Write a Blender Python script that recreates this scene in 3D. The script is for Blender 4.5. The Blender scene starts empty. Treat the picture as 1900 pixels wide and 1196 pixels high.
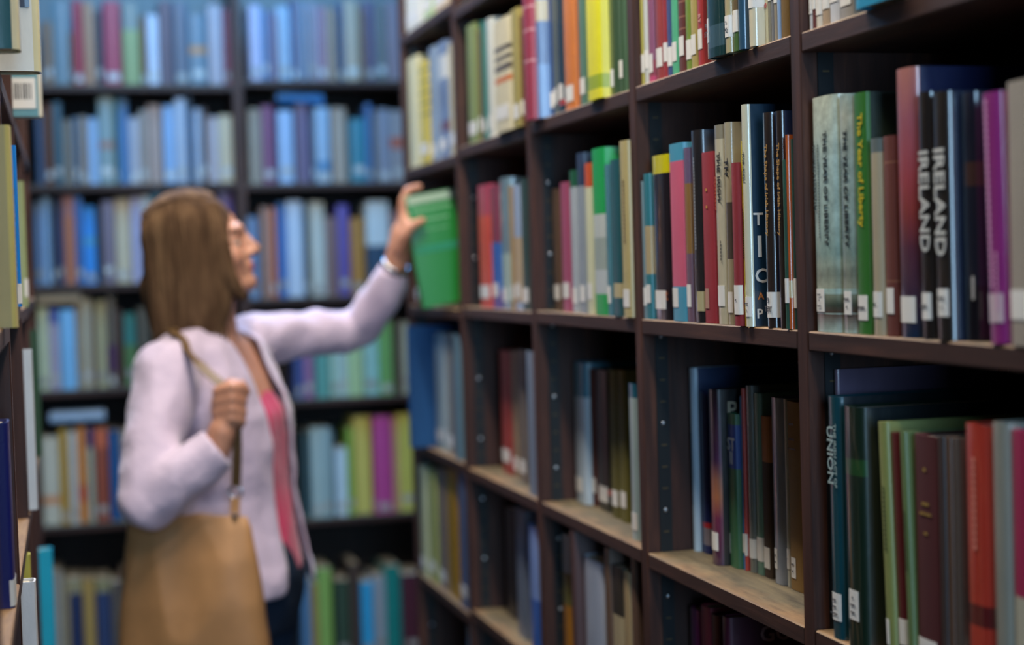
import bpy, bmesh, math, random
from mathutils import Vector, Matrix, Euler

random.seed(7)
scene = bpy.context.scene
COL = scene.collection

# ------------------------------------------------------------------ camera
CAM_Z = 1.50
F_PX = 3057.0
YAW, PITCH, ROLL = math.radians(15.1564), math.radians(-2.0131), math.radians(-1.722)
_fw = Vector((math.sin(YAW) * math.cos(PITCH), math.cos(YAW) * math.cos(PITCH), math.sin(PITCH)))
_rt = Vector((math.cos(YAW), -math.sin(YAW), 0))
_up = _rt.cross(_fw)
RT = math.cos(ROLL) * _rt + math.sin(ROLL) * _up
UP = -math.sin(ROLL) * _rt + math.cos(ROLL) * _up
cam_data = bpy.data.cameras.new('camera')
cam = bpy.data.objects.new('camera', cam_data)
COL.objects.link(cam)
cam.matrix_world = Matrix(((RT.x, UP.x, -_fw.x, 0), (RT.y, UP.y, -_fw.y, 0), (RT.z, UP.z, -_fw.z, CAM_Z), (0, 0, 0, 1)))
cam_data.sensor_width = 36
cam_data.lens = F_PX / 1900 * 36
cam_data.clip_start = 0.02
cam_data.dof.use_dof = True
cam_data.dof.focus_distance = 1.98
cam_data.dof.aperture_fstop = 2.4
scene.camera = cam

# ------------------------------------------------------------------ colour management, world, lamps
vs = scene.view_settings
vs.view_transform = 'Standard'
vs.look = 'None'
vs.gamma = 1
vs.use_curve_mapping = False
vs.exposure = 0.0

world = bpy.data.worlds.new('sky')
scene.world = world
world.use_nodes = True
wb = world.node_tree.nodes['Background']
wb.inputs[0].default_value = (0.45, 0.62, 1.0, 1)
wb.inputs[1].default_value = 0.25

def area_lamp(name, loc, rot, sx, sy, power, color):
    d = bpy.data.lights.new(name, 'AREA')
    d.shape = 'RECTANGLE'; d.size = sx; d.size_y = sy
    d.energy = power; d.color = color
    o = bpy.data.objects.new(name, d)
    o.location = loc; o.rotation_euler = rot
    COL.objects.link(o)
    return o
CEIL = 3.15
# daylight: the skylight over the cross aisle and the tall window behind the photographer
area_lamp('skylight_daylight', (0.5, 4.75, CEIL - 0.03), (0, 0, 0), 1.5, 0.9, 70, (0.10, 0.46, 1.0))
area_lamp('window_daylight', (0.0, -2.16, 1.9), (math.radians(90), 0, math.radians(0)), 0.64, 1.6, 66, (0.42, 0.70, 1.0))
# ceiling strip lamps over the aisle (their light; the fixtures are built below)
for ly, lw in ((0.7, 17), (2.2, 42), (3.75, 26)):
    area_lamp('strip_lamp_light', (0.37, ly, CEIL - 0.12), (0, 0, 0), 0.16, 1.1, lw, (1.0, 0.91, 0.80))

# ------------------------------------------------------------------ helpers
def ray(px, py):
    return _fw + RT * ((px - 950) / F_PX) + UP * ((598 - py) / F_PX)
def on_x(px, py, X):                    # pixel -> point of the plane X = const
    d = ray(px, py); t = X / d.x
    return Vector((X, d.y * t, CAM_Z + d.z * t))
def on_y(px, py, Y):
    d = ray(px, py); t = Y / d.y
    return Vector((d.x * t, Y, CAM_Z + d.z * t))
def on_z(px, py, Z):
    d = ray(px, py); t = (Z - CAM_Z) / d.z
    return Vector((d.x * t, d.y * t, Z))

def lin(c):
    c = c / 255.0
    return c / 12.92 if c <= 0.04045 else ((c + 0.055) / 1.055) ** 2.4
def rgb(h):
    return (lin(int(h[0:2], 16)), lin(int(h[2:4], 16)), lin(int(h[4:6], 16)))
def gain(c, g):
    if isinstance(g, (int, float)): g = (g, g, g)
    c = [c[i] * g[i] for i in range(3)]
    m = max(c)
    if m > 0.82: c = [v * 0.82 / m for v in c]
    return tuple(max(v, 0.006) for v in c)

def obj(name, me, parent=None, mats=()):
    o = bpy.data.objects.new(name, me)
    COL.objects.link(o)
    if parent is not None: o.parent = parent
    if me is not None:
        for m in mats:
            if m.name not in [x.name for x in me.materials if x]: me.materials.append(m)
    return o
def empty(name, loc=(0, 0, 0), rot=(0, 0, 0)):
    o = bpy.data.objects.new(name, None)
    o.location = loc; o.rotation_euler = rot
    o.empty_display_size = 0.05
    COL.objects.link(o)
    return o
def tag(o, label, cat, group=None):
    o['label'] = label; o['category'] = cat
    if group: o['group'] = group
    return o

def box_mesh(name, x0, x1, y0, y1, z0, z1, bevel=0.0, seg=1, face_mat=None):
    bm = bmesh.new()
    v = [bm.verts.new((x, y, z)) for z in (z0, z1) for y in (y0, y1) for x in (x0, x1)]
    for idx in ((0, 2, 3, 1), (4, 5, 7, 6), (0, 1, 5, 4), (1, 3, 7, 5), (3, 2, 6, 7), (2, 0, 4, 6)):
        bm.faces.new([v[i] for i in idx])
    if bevel:
        bmesh.ops.bevel(bm, geom=list(bm.edges), offset=bevel, segments=seg, affect='EDGES', profile=0.6)
    bm.normal_update()
    if face_mat:
        for f in bm.faces: f.material_index = face_mat(f.normal, f.calc_center_median())
    me = bpy.data.meshes.new(name)
    bm.to_mesh(me); bm.free()
    return me

# ------------------------------------------------------------------ materials
def new_mat(name):
    m = bpy.data.materials.new(name)
    m.use_nodes = True
    nt = m.node_tree
    return m, nt, nt.nodes['Principled BSDF']
def tex_noise(nt, scale, detail=4, rough=0.6, vec=None):
    n = nt.nodes.new('ShaderNodeTexNoise')
    n.inputs['Scale'].default_value = scale; n.inputs['Detail'].default_value = detail
    n.inputs['Roughness'].default_value = rough
    if vec is not None: nt.links.new(vec, n.inputs['Vector'])
    return n
def coords(nt, scale=(1, 1, 1), kind='Object'):
    tc = nt.nodes.new('ShaderNodeTexCoord'); mp = nt.nodes.new('ShaderNodeMapping')
    mp.inputs['Scale'].default_value = scale
    nt.links.new(tc.outputs[kind], mp.inputs['Vector'])
    return mp.outputs['Vector']
def ramp(nt, fac, stops):
    r = nt.nodes.new('ShaderNodeValToRGB')
    nt.links.new(fac, r.inputs['Fac'])
    el = r.color_ramp.elements
    while len(el) < len(stops): el.new(0.5)
    for e, (p, c) in zip(el, stops): e.position = p; e.color = (*c, 1)
    return r.outputs['Color']
def bump(nt, bs, fac, strength, dist=0.002):
    b = nt.nodes.new('ShaderNodeBump')
    b.inputs['Strength'].default_value = strength; b.inputs['Distance'].default_value = dist
    nt.links.new(fac, b.inputs['Height']); nt.links.new(b.outputs['Normal'], bs.inputs['Normal'])

def wood_mat(name, c0, c1, c2, sc, rough=0.55):
    m, nt, bs = new_mat(name)
    v = coords(nt, sc)
    n = tex_noise(nt, 9, 6, 0.65, v)
    nt.links.new(ramp(nt, n.outputs['Fac'], [(0.25, c0), (0.55, c1), (0.8, c2)]), bs.inputs['Base Color'])
    bs.inputs['Roughness'].default_value = rough
    bump(nt, bs, n.outputs['Fac'], 0.25)
    return m
WOOD_V = wood_mat('dark stained wood upright', rgb('281410'), rgb('42251c'), rgb('683f2d'), (7, 7, 0.5))
WOOD_H = wood_mat('dark stained wood shelf edge', rgb('261512'), rgb('3c241d'), rgb('57362a'), (7, 0.6, 7))
WOOD_X = wood_mat('dark stained wood shelf edge across', rgb('261512'), rgb('3c241d'), rgb('57362a'), (0.6, 7, 7))
WOOD_BACK = wood_mat('dark back panel wood', rgb('140e0e'), rgb('1f1615'), rgb('2a1e1e'), (6, 6, 0.5), 0.7)
def worn_mat(name, axis_sc, front=None):
    m, nt, bs = new_mat(name)
    v = coords(nt, axis_sc)
    n = tex_noise(nt, 14, 7, 0.7, v)
    n2 = tex_noise(nt, 3.0, 3, 0.6, coords(nt, (1, 1, 1)))
    a = ramp(nt, n.outputs['Fac'], [(0.22, rgb('3a3022')), (0.5, rgb('6f634c')), (0.8, rgb('8c7c5c'))])
    b = ramp(nt, n2.outputs['Fac'], [(0.35, (0.55, 0.55, 0.5)), (0.65, (1, 1, 1))])
    mx = nt.nodes.new('ShaderNodeMix'); mx.data_type = 'RGBA'; mx.blend_type = 'MULTIPLY'
    mx.inputs['Factor'].default_value = 0.8
    nt.links.new(a, mx.inputs['A']); nt.links.new(b, mx.inputs['B'])
    outc = mx.outputs['Result']
    if front is not None:                  # varnish rubbed off along the front edge
        ge = nt.nodes.new('ShaderNodeNewGeometry'); sx = nt.nodes.new('ShaderNodeSeparateXYZ')
        nt.links.new(ge.outputs['Position'], sx.inputs['Vector'])
        nz = tex_noise(nt, 7, 4, 0.7, coords(nt, (1, 1, 1)))
        ma = nt.nodes.new('ShaderNodeMath'); ma.operation = 'MULTIPLY_ADD'
        nt.links.new(nz.outputs['Fac'], ma.inputs[0]); ma.inputs[1].default_value = 0.10
        nt.links.new(sx.outputs['X'], ma.inputs[2])
        mr = nt.nodes.new('ShaderNodeMapRange'); nt.links.new(ma.outputs[0], mr.inputs['Value'])
        mr.inputs['From Min'].default_value = front + 0.045; mr.inputs['From Max'].default_value = front + 0.085
        m2 = nt.nodes.new('ShaderNodeMix'); m2.data_type = 'RGBA'
        nt.links.new(mr.outputs['Result'], m2.inputs['Factor'])
        rub = ramp(nt, n.outputs['Fac'], [(0.22, rgb('5c4430')), (0.5, rgb('8a6a48')), (0.8, rgb('a4855c'))])
        nt.links.new(rub, m2.inputs['A']); nt.links.new(outc, m2.inputs['B'])
        outc = m2.outputs['Result']
    nt.links.new(outc, bs.inputs['Base Color'])
    bs.inputs['Roughness'].default_value = 0.65
    bump(nt, bs, n.outputs['Fac'], 0.3)
    return m
WORN = worn_mat('worn bare shelf top', (6, 0.7, 6), 0.80)
WORN_X = worn_mat('worn bare shelf top across', (0.7, 6, 6))
EDGE = wood_mat('bare worn wood edge', rgb('7a5a3c'), rgb('b08a5e'), rgb('cfae80'), (4, 6, 4), 0.6)

def plain(name, c, rough=0.5, metal=0.0, coat=0.0, noise=0.0, nscale=60, emit=0):
    m, nt, bs = new_mat(name)
    bs.inputs['Roughness'].default_value = rough
    bs.inputs['Metallic'].default_value = metal
    bs.inputs['Coat Weight'].default_value = coat
    if noise:
        n = tex_noise(nt, nscale, 4, 0.6, coords(nt))
        nt.links.new(ramp(nt, n.outputs['Fac'], [(0.3, tuple(x * (1 - noise) for x in c)), (0.7, tuple(min(1, x * (1 + noise)) for x in c))]), bs.inputs['Base Color'])
        bump(nt, bs, n.outputs['Fac'], 0.15)
    else:
        bs.inputs['Base Color'].default_value = (*c, 1)
    if emit:
        bs.inputs['Emission Color'].default_value = (*c, 1); bs.inputs['Emission Strength'].default_value = emit
    return m
PAPER = plain('cream page edges', (0.62, 0.55, 0.42), 0.8, noise=0.18, nscale=300)
STICKER = plain('white paper sticker', (0.80, 0.79, 0.75), 0.45, coat=0.3)
METAL_BLACK = plain('black painted steel strip', (0.010, 0.013, 0.016), 0.45, 0.0)
SCREW = plain('bright steel screw', (0.45, 0.47, 0.5), 0.35, 1.0)
SLOT = plain('brass worn slot edge', (0.14, 0.10, 0.05), 0.5, 0.6)

def cover_mat(name, rough, coat, coat_rough, nstr, nsc=38):
    m, nt, bs = new_mat(name)
    at = nt.nodes.new('ShaderNodeAttribute'); at.attribute_name = 'Col'
    n = tex_noise(nt, nsc, 5, 0.65, coords(nt, (1, 1, 0.35 if nsc < 50 else 0.9)))
    r = ramp(nt, n.outputs['Fac'], [(0.3, (1 - nstr,) * 3), (0.7, (1.0, 1.0, 1.0))])
    mx = nt.nodes.new('ShaderNodeMix'); mx.data_type = 'RGBA'; mx.blend_type = 'MULTIPLY'
    mx.inputs['Factor'].default_value = 1
    nt.links.new(at.outputs['Color'], mx.inputs['A']); nt.links.new(r, mx.inputs['B'])
    nt.links.new(mx.outputs['Result'], bs.inputs['Base Color'])
    bs.inputs['Roughness'].default_value = rough
    bs.inputs['Coat Weight'].default_value = coat
    bs.inputs['Coat Roughness'].default_value = coat_rough
    n2 = tex_noise(nt, 420 if coat < 0.5 else 26, 3, 0.6, coords(nt, (1, 1, 0.5)))
    bump(nt, bs, n2.outputs['Fac'], 0.25 if coat < 0.5 else 0.18, 0.001 if coat < 0.5 else 0.004)
    return m
COVERS = {'cloth': cover_mat('book cloth', 0.75, 0.0, 0.3, 0.22),
          'jacket': cover_mat('printed paper jacket', 0.42, 0.25, 0.25, 0.12),
          'landscape': cover_mat('painted landscape jacket in clear sleeve', 0.4, 0.9, 0.12, 0.42, 75),
          'plastic': cover_mat('jacket in clear plastic sleeve', 0.35, 1.0, 0.08, 0.12)}
INK = {}
def ink(h):
    if h not in INK: INK[h] = plain('ink ' + h, gain(rgb(h), 1.0), 0.45, coat=0.3)
    return INK[h]

# ------------------------------------------------------------------ lettering
_text_cache = {}
def text_mesh(s, size, spacing=1.0):
    key = (s, size, spacing)
    if key in _text_cache: return _text_cache[key]
    if s.startswith('~'):                  # lettering too small to read: one worn dash of ink for each letter
        ws = [size * 0.36 for w in s[1:] for _ in range(1)]
        x = -(sum(ws) + size * 0.12 * (len(ws) - 1)) / 2
        v, f = [], []
        for w in ws:
            b = len(v)
            for zz in (0.0, 0.00015):
                v += [(x, -size * 0.15, zz), (x + w, -size * 0.15, zz), (x + w,  size * 0.15, zz), (x,  size * 0.15, zz)]
            f += [(b, b + 3, b + 2, b + 1), (b + 4, b + 5, b + 6, b + 7)] + [(b + i, b + (i + 1) % 4, b + 4 + (i + 1) % 4, b + 4 + i) for i in range(4)]
            x += w + size * 0.12
        me = bpy.data.meshes.new('lettering'); me.from_pydata(v, [], f)
        _text_cache[key] = me
        return me
    cu = bpy.data.curves.new('lettering', 'FONT')
    cu.body = s; cu.size = size; cu.align_x = 'CENTER'; cu.align_y = 'CENTER'
    cu.extrude = 0.00012; cu.resolution_u = 2; cu.space_character = spacing; cu.offset = size * 0.018
    t = bpy.data.objects.new('lettering', cu)
    COL.objects.link(t)
    dg = bpy.context.evaluated_depsgraph_get()
    me = bpy.data.meshes.new_from_object(t.evaluated_get(dg))
    bpy.data.objects.remove(t); bpy.data.curves.remove(cu)
    me.name = 'lettering'
    _text_cache[key] = me
    return me
def lettering(name, s, size, h, parent, M, spacing=1.0):
    me = text_mesh(s, size, spacing).copy()
    o = obj(name, me, parent, (ink(h),))
    o.matrix_local = M
    return o
def basis(xd, yd, loc):
    xd, yd = Vector(xd), Vector(yd); zd = xd.cross(yd)
    return Matrix(((xd.x, yd.x, zd.x, loc[0]), (xd.y, yd.y, zd.y, loc[1]), (xd.z, yd.z, zd.z, loc[2]), (0, 0, 0, 1)))

# ------------------------------------------------------------------ books
# local frame: spine faces -y, thickness along x, height along z, bottom centre of the spine at the origin
def u_profile(t, d, r, bulge):
    if r > 0.0046:                         # clear sleeve: softly rounded towards the covers
        ins = min(0.0022, t * 0.08)
        out = [(-t / 2, d), (-t / 2, 0.018), (-t / 2 + ins, r)]
        n, e = 8, 0.75
        tt = t - 2 * ins
    else:
        out = [(-t / 2, d), (-t / 2, r)]
        n, e, tt = 6, 0.55, t
    for i in range(1, n):
        a = math.pi * i / n
        x = -tt / 2 * (abs(math.cos(a)) ** e * (1 if math.cos(a) > 0 else -1))
        out.append((x, r - (r + bulge) * math.sin(a) ** e))
    return out + [(-x, y) for x, y in reversed(out[:(3 if r > 0.0046 else 2)])]
def cover_mesh(t, d, h, bands, color, side, w=0.0022, r=0.004, bulge=0.0012, grad=False):
    """U-shaped case of a book, split in z at every colour band; colours go in the attribute Col."""
    w = min(w, t * 0.22)
    outer = u_profile(t, d, r, bulge)
    k = 1 - 2 * w / t
    inner = [(x * k, min(max(y + w, w * 0.6), d)) for x, y in outer]
    zs = sorted({0.0, h} | {round(min(max(b[0], 0), 1) * h, 5) for b in bands} | {round(min(max(b[1], 0), 1) * h, 5) for b in bands})
    n = len(outer)
    flat0 = (0,) if r <= 0.0046 else (0, 1, n - 3, n - 2)
    verts, faces, cols = [], [], []
    for z in zs:
        verts += [(x, y, z) for x, y in outer] + [(x, y, z) for x, y in inner]
    def at(z):
        c = color
        for b in bands:
            if b[0] * h <= z <= b[1] * h: c = b[2]
        return c
    def at_side(z):
        c = side
        if side is color: return at(z)
        return c
    L = 2 * n
    for s in range(len(zs) - 1):
        zm = (zs[s] + zs[s + 1]) / 2
        a, b = s * L, (s + 1) * L
        for i in range(n - 1):
            faces.append((a + i, a + i + 1, b + i + 1, b + i))
            cols.append(at_side(zm) if i in (flat0 + (n - 2,) if r <= 0.0046 else flat0) else at(zm))
            faces.append((a + n + i + 1, a + n + i, b + n + i, b + n + i + 1)); cols.append(at(zm))
        for i, j in ((0, n), (2 * n - 1, n - 1)):
            faces.append((a + i, b + i, b + j, a + j)); cols.append(at_side(zm))
    for i in range(n - 1):
        faces.append((i + 1, i, n + i, n + i + 1)); cols.append(at(0.001))
        T = (len(zs) - 1) * L
        faces.append((T + i, T + i + 1, T + n + i + 1, T + n + i)); cols.append(at(h - 0.001))
    me = bpy.data.meshes.new('cover')
    me.from_pydata(verts, [], faces)
    ca = me.color_attributes.new('Col', 'FLOAT_COLOR', 'CORNER')
    keys = sorted([(0.0, at(0.001))] + [((b[0] + b[1]) / 2 * h, b[2]) for b in bands] + [(h, at(h - 0.001))], key=lambda q: q[0])
    def mix(z):
        for (za, ca_), (zb, cb_) in zip(keys, keys[1:]):
            if za <= z <= zb:
                f = (z - za) / max(zb - za, 1e-6)
                return tuple(ca_[i] + (cb_[i] - ca_[i]) * f for i in range(3))
        return keys[-1][1]
    buf = []
    for f, c in zip(faces, cols):
        if grad and c is not side:
            for i in f: buf += [*mix(verts[i][2]), 1.0]
        else:
            buf += [*c, 1.0] * len(f)
    ca.data.foreach_set('color', buf)
    me.polygons.foreach_set('use_smooth', [True] * len(faces))
    me.set_sharp_from_angle(angle=math.radians(48))
    return me
def label_mesh(t, z0, z1, x0, x1, r=0.004, bulge=0.0012):
    """paper sticker that follows the spine between x0 and x1 (fractions of the thickness)"""
    prof = u_profile(t, 0.03, r, bulge)[1:-1]
    pts = [(x, y - 0.0006) for x, y in prof if x0 * t - 1e-6 <= x <= x1 * t + 1e-6]
    if len(pts) < 2: pts = [(x0 * t, -bulge - 0.0006), (x1 * t, -bulge - 0.0006)]
    verts = [(x, y, z) for z in (z0, z1) for x, y in pts] + [(x, y + 0.0003, z) for z in (z0, z1) for x, y in pts]
    n = len(pts); faces = []
    for i in range(n - 1):
        faces.append((i, i + 1, n + i + 1, n + i))
        faces.append((2 * n + i + 1, 2 * n + i, 3 * n + i, 3 * n + i + 1))
        faces.append((i + 1, i, 2 * n + i, 2 * n + i + 1)); faces.append((n + i, n + i + 1, 3 * n + i + 1, 3 * n + i))
    faces.append((0, n, 3 * n, 2 * n)); faces.append((2 * n - 1, n - 1, 3 * n - 1, 4 * n - 1))
    me = bpy.data.meshes.new('call_label')
    me.from_pydata(verts, [], faces)
    return me

PAGE_CACHE = {}
BOOKS = []
def make_book(loc, rz, t, d, h, color, bands=(), side=None, finish='jacket', lab=None, lean=0.0, tip=0.0, title=None, coverword=None,
              marks=None, thick_r=None, pages=True, label_text=None, labelcol=None, grad=False):
    b = empty('book', (loc[0], loc[1], loc[2] + t / 2 * abs(math.sin(lean))))
    b.rotation_euler = (Matrix.Rotation(rz, 3, 'Z') @ Matrix.Rotation(lean, 3, 'Y') @ Matrix.Rotation(tip, 3, 'X')).to_euler()
    r = min(0.0075, t * 0.3) if finish in ('plastic', 'landscape') and t > 0.016 else min(0.0045, t * 0.3)
    bulge = 0.0012
    me = cover_mesh(t, d, h, bands, color, side or color, r=r, bulge=bulge, grad=grad)
    c = obj('cover', me, b, (COVERS[finish],))
    w = min(0.0022, t * 0.22)
    if pages:
        pw = t / 2 - w - (min(0.0022, t * 0.08) if r > 0.0046 else 0)
        pm = box_mesh('page_block', -pw, pw, r + 0.002, d - 0.004, 0.003, h - 0.003)
        obj('page_block', pm, b, (PAPER,))
    if lab:
        z0, z1, x0, x1 = lab
        if z1 <= 1.0 and z1 < h: pass
        lm = label_mesh(t, z0, z1, x0, x1, r, bulge)
        lo = obj('call_label', lm, b, (STICKER if not labelcol else ink(labelcol),))
        if label_text:
            nl = len(label_text)
            xm = (x0 + x1) / 2 * t
            for i, s in enumerate(label_text):
                zz = z1 - (z1 - z0) * (i + 1) / (nl + 1)
                lettering('lettering', s, min((z1 - z0) / (nl + 1.2), (x1 - x0) * t * 0.42), '56565a', lo,
                          basis((1, 0, 0), (0, 0, 1), (xm, -bulge - 0.001, zz)))
    if title:
        for (s, size, hexc, zc, xo) in title:
            lettering('title', s, size, hexc, b, basis((0, 0, -1), (1, 0, 0), (xo * t, -bulge - 0.0005, zc * h)))
    if marks:            # upright lettering on the spine
        for (s, size, hexc, zc, xo) in marks:
            lettering('spine_lettering', s, size, hexc, b, basis((1, 0, 0), (0, 0, 1), (xo * t, -bulge - 0.0005, zc * h)))
    if coverword:        # lettering on the cover that faces the photographer (local +x)
        for (s, size, hexc, yc, zc) in coverword:
            lettering('cover_lettering', s, size, hexc, b, basis((0, 1, 0), (0, 0, 1), (t / 2 + 0.0006, yc, zc * h)))
    return b

NAMED = [('black', 18, 18, 20), ('charcoal', 55, 55, 58), ('grey', 120, 120, 120), ('pale grey', 178, 180, 180), ('white', 226, 228, 226),
         ('cream', 222, 212, 175), ('beige', 190, 172, 140), ('tan', 165, 130, 90), ('brown', 105, 68, 45), ('dark brown', 58, 42, 32),
         ('maroon', 88, 28, 34), ('crimson', 155, 35, 60), ('red', 190, 50, 45), ('orange', 214, 116, 50), ('rust orange', 170, 85, 50), ('ochre', 180, 140, 50),
         ('yellow', 225, 210, 60), ('pale yellow', 215, 205, 120), ('olive', 115, 115, 55), ('lime green', 150, 185, 70), ('green', 50, 135, 60),
         ('dark green', 28, 62, 42), ('sage green', 120, 145, 110), ('mint', 120, 200, 160), ('teal', 40, 125, 130), ('dark teal', 22, 66, 74),
         ('sky blue', 95, 165, 215), ('pale blue', 165, 195, 225), ('blue', 40, 95, 175), ('navy', 25, 32, 75), ('slate blue', 85, 105, 135),
         ('lilac', 165, 150, 195), ('purple', 90, 60, 130), ('mauve', 140, 95, 125), ('magenta', 170, 55, 125), ('pink', 215, 115, 135),
         ('blue grey', 115, 135, 155), ('grey green', 95, 115, 100), ('grey brown', 110, 98, 88)]
def colour_name(h):
    r, g, b = int(h[0:2], 16), int(h[2:4], 16), int(h[4:6], 16)
    return min(NAMED, key=lambda n: (n[1] - r) ** 2 * 2 + (n[2] - g) ** 2 * 4 + (n[3] - b) ** 2 * 3)[0]
ORD = ['', 'first', 'second', 'third', 'fourth', 'fifth', 'sixth', 'seventh', 'eighth', 'ninth', 'tenth', 'eleventh', 'twelfth', 'thirteenth', 'fourteenth',
       'fifteenth', 'sixteenth', 'seventeenth', 'eighteenth', 'nineteenth', 'twentieth', 'twenty-first', 'twenty-second', 'twenty-third', 'twenty-fourth', 'twenty-fifth']

# ------------------------------------------------------------------ the room
def struct(o):
    o['kind'] = 'structure'
    return o
FLOOR = plain('brown linoleum floor', rgb('3a2e28'), 0.45, noise=0.15, nscale=9)
PLASTER = plain('off white painted plaster', rgb('7c7a76'), 0.85, noise=0.05, nscale=20)
RX0, RX1, RY0, RY1 = -2.6, 3.4, -2.1, 5.80
struct(obj('floor', box_mesh('floor', RX0, RX1, RY0, RY1, -0.08, 0.0), None, (FLOOR,)))
# ceiling with the opening of the skylight
bm_c = [(RX0, RX1, RY0, 4.25), (RX0, RX1, 5.25, RY1), (RX0, -0.3, 4.25, 5.25), (1.3, RX1, 4.25, 5.25)]
def joined_boxes(name, boxes):
    bm = bmesh.new()
    for (x0, x1, y0, y1, z0, z1) in boxes:
        v = [bm.verts.new((x, y, z)) for z in (z0, z1) for y in (y0, y1) for x in (x0, x1)]
        for idx in ((0, 2, 3, 1), (4, 5, 7, 6), (0, 1, 5, 4), (1, 3, 7, 5), (3, 2, 6, 7), (2, 0, 4, 6)):
            bm.faces.new([v[i] for i in idx])
    me = bpy.data.meshes.new(name); bm.to_mesh(me); bm.free()
    return me
struct(obj('ceiling', joined_boxes('ceiling', [(a, b, c, d, CEIL, CEIL + 0.1) for a, b, c, d in bm_c]), None, (PLASTER,)))
struct(obj('wall_left', box_mesh('wall_left', RX0 - 0.1, RX0, RY0, RY1, 0, CEIL), None, (PLASTER,)))
struct(obj('wall_right', box_mesh('wall_right', RX1, RX1 + 0.1, RY0, RY1, 0, CEIL), None, (PLASTER,)))
struct(obj('wall_far', box_mesh('wall_far', RX0 - 0.1, RX1 + 0.1, RY1, RY1 + 0.1, 0, CEIL), None, (PLASTER,)))
struct(obj('wall_near', joined_boxes('wall_near', [(RX0 - 0.1, -0.35, RY0 - 0.1, RY0, 0, CEIL), (0.35, RX1 + 0.1, RY0 - 0.1, RY0, 0, CEIL),
                                                   (-0.35, 0.35, RY0 - 0.1, RY0, 0, 1.05), (-0.35, 0.35, RY0 - 0.1, RY0, 2.75, CEIL)]), None, (PLASTER,)))
WHITEP = plain('white window paint', rgb('d8d8d4'), 0.4)
wf = struct(obj('window_1', joined_boxes('window_frame', [(-0.35, -0.32, RY0 - 0.05, RY0 - 0.01, 1.05, 2.75), (0.32, 0.35, RY0 - 0.05, RY0 - 0.01, 1.05, 2.75),
            (-0.32, 0.32, RY0 - 0.05, RY0 - 0.01, 1.05, 1.08), (-0.32, 0.32, RY0 - 0.05, RY0 - 0.01, 2.72, 2.75)]), None, (WHITEP,)))
sk = struct(obj('window_2', joined_boxes('skylight_frame', [(-0.3, -0.25, 4.25, 5.25, CEIL, CEIL + 0.1), (1.25, 1.3, 4.25, 5.25, CEIL, CEIL + 0.1),
            (-0.25, 1.25, 4.25, 4.3, CEIL, CEIL + 0.1), (-0.25, 1.25, 5.2, 5.25, CEIL, CEIL + 0.1), (0.48, 0.52, 4.3, 5.2, CEIL + 0.02, CEIL + 0.08)]), None, (WHITEP,)))
# strip lamps
HOUSING = plain('white lamp housing', rgb('cfcfca'), 0.4)
TUBE = plain('lit lamp tube', (1.0, 0.92, 0.8), 0.4, emit=2.0)
for i, (ly, wh) in enumerate(((0.7, 'behind the photographer'), (2.2, 'above the middle of the aisle'), (3.75, 'above the woman'))):
    L = empty('ceiling_lamp', (0.37, ly, CEIL))
    obj('housing', box_mesh('housing', -0.10, 0.10, -0.6, 0.6, -0.055, 0.0, 0.006), L, (HOUSING,))
    for sx in (-0.05, 0.05):
        bm = bmesh.new()
        bmesh.ops.create_cone(bm, cap_ends=True, segments=16, radius1=0.014, radius2=0.014, depth=1.12, matrix=Matrix.Translation((sx, 0, -0.075)) @ Matrix.Rotation(math.pi / 2, 4, 'X'))
        tm = bpy.data.meshes.new('tube'); bm.to_mesh(tm); bm.free()
        obj('tube', tm, L, (TUBE,))
    tag(L, 'white twin tube ceiling lamp ' + wh, 'ceiling lamp', 'ceiling lamps over the aisle')

# ------------------------------------------------------------------ bookcases
XR = 0.80                        # front plane of the bookcase on the right
Y1, BW, UT = 1.718, 0.55, 0.025  # far face of its first visible upright, bay width, upright thickness
CASE_D = 0.255
ST = 0.022
def shelf_part(parent, x0, x1, y0, y1, ztop, along='Y', front='-X', st=ST):
    """a shelf board: bare worn top, dark edge, thin worn arris along the front"""
    fm = lambda n, c: 1 if n.z > 0.7 else (2 if (0.2 < n.z <= 0.7 and ((front == '-X' and n.x < -0.2) or (front == '+X' and n.x > 0.2) or (front == '-Y' and n.y < -0.2))) else 0)
    me = box_mesh('shelf', x0, x1, y0, y1, ztop - st, ztop, 0.0016, 1, fm)
    o = obj('shelf', me, parent)
    for m in ((WOOD_H, WORN, EDGE) if along == 'Y' else (WOOD_X, WORN_X, EDGE)): me.materials.append(m)
    return o
def strip_part(parent, x0, x1, yface, ny, z0, z1):
    """perforated steel shelf standard screwed to an upright; yface = face of the upright, ny = +1/-1 side it stands out to"""
    ya, yb = sorted((yface, yface + ny * 0.003))
    s = obj('shelf_standard', box_mesh('shelf_standard', x0, x1, ya, yb, z0, z1), parent, (METAL_BLACK,))
    xm = (x0 + x1) / 2
    z = z0 + 0.07; k = 0
    while z < z1 - 0.03:
        bm = bmesh.new()
        if k % 4 == 0:
            bmesh.ops.create_uvsphere(bm, u_segments=10, v_segments=6, radius=0.0036, matrix=Matrix.Translation((xm, yface + ny * 0.003, z)) @ Matrix.Diagonal((1, 0.5, 1, 1)))
            me = bpy.data.meshes.new('screw'); bm.to_mesh(me); bm.free()
            obj('screw', me, s, (SCREW,))
        else:
            bm.free()
            y2, y3 = sorted((yface + ny * 0.003, yface + ny * 0.0036))
            obj('slot', box_mesh('slot', xm - 0.004, xm + 0.004, y2, y3, z - 0.001, z + 0.001), s, (SLOT,))
        z += 0.0315; k += 1
    return s

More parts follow.
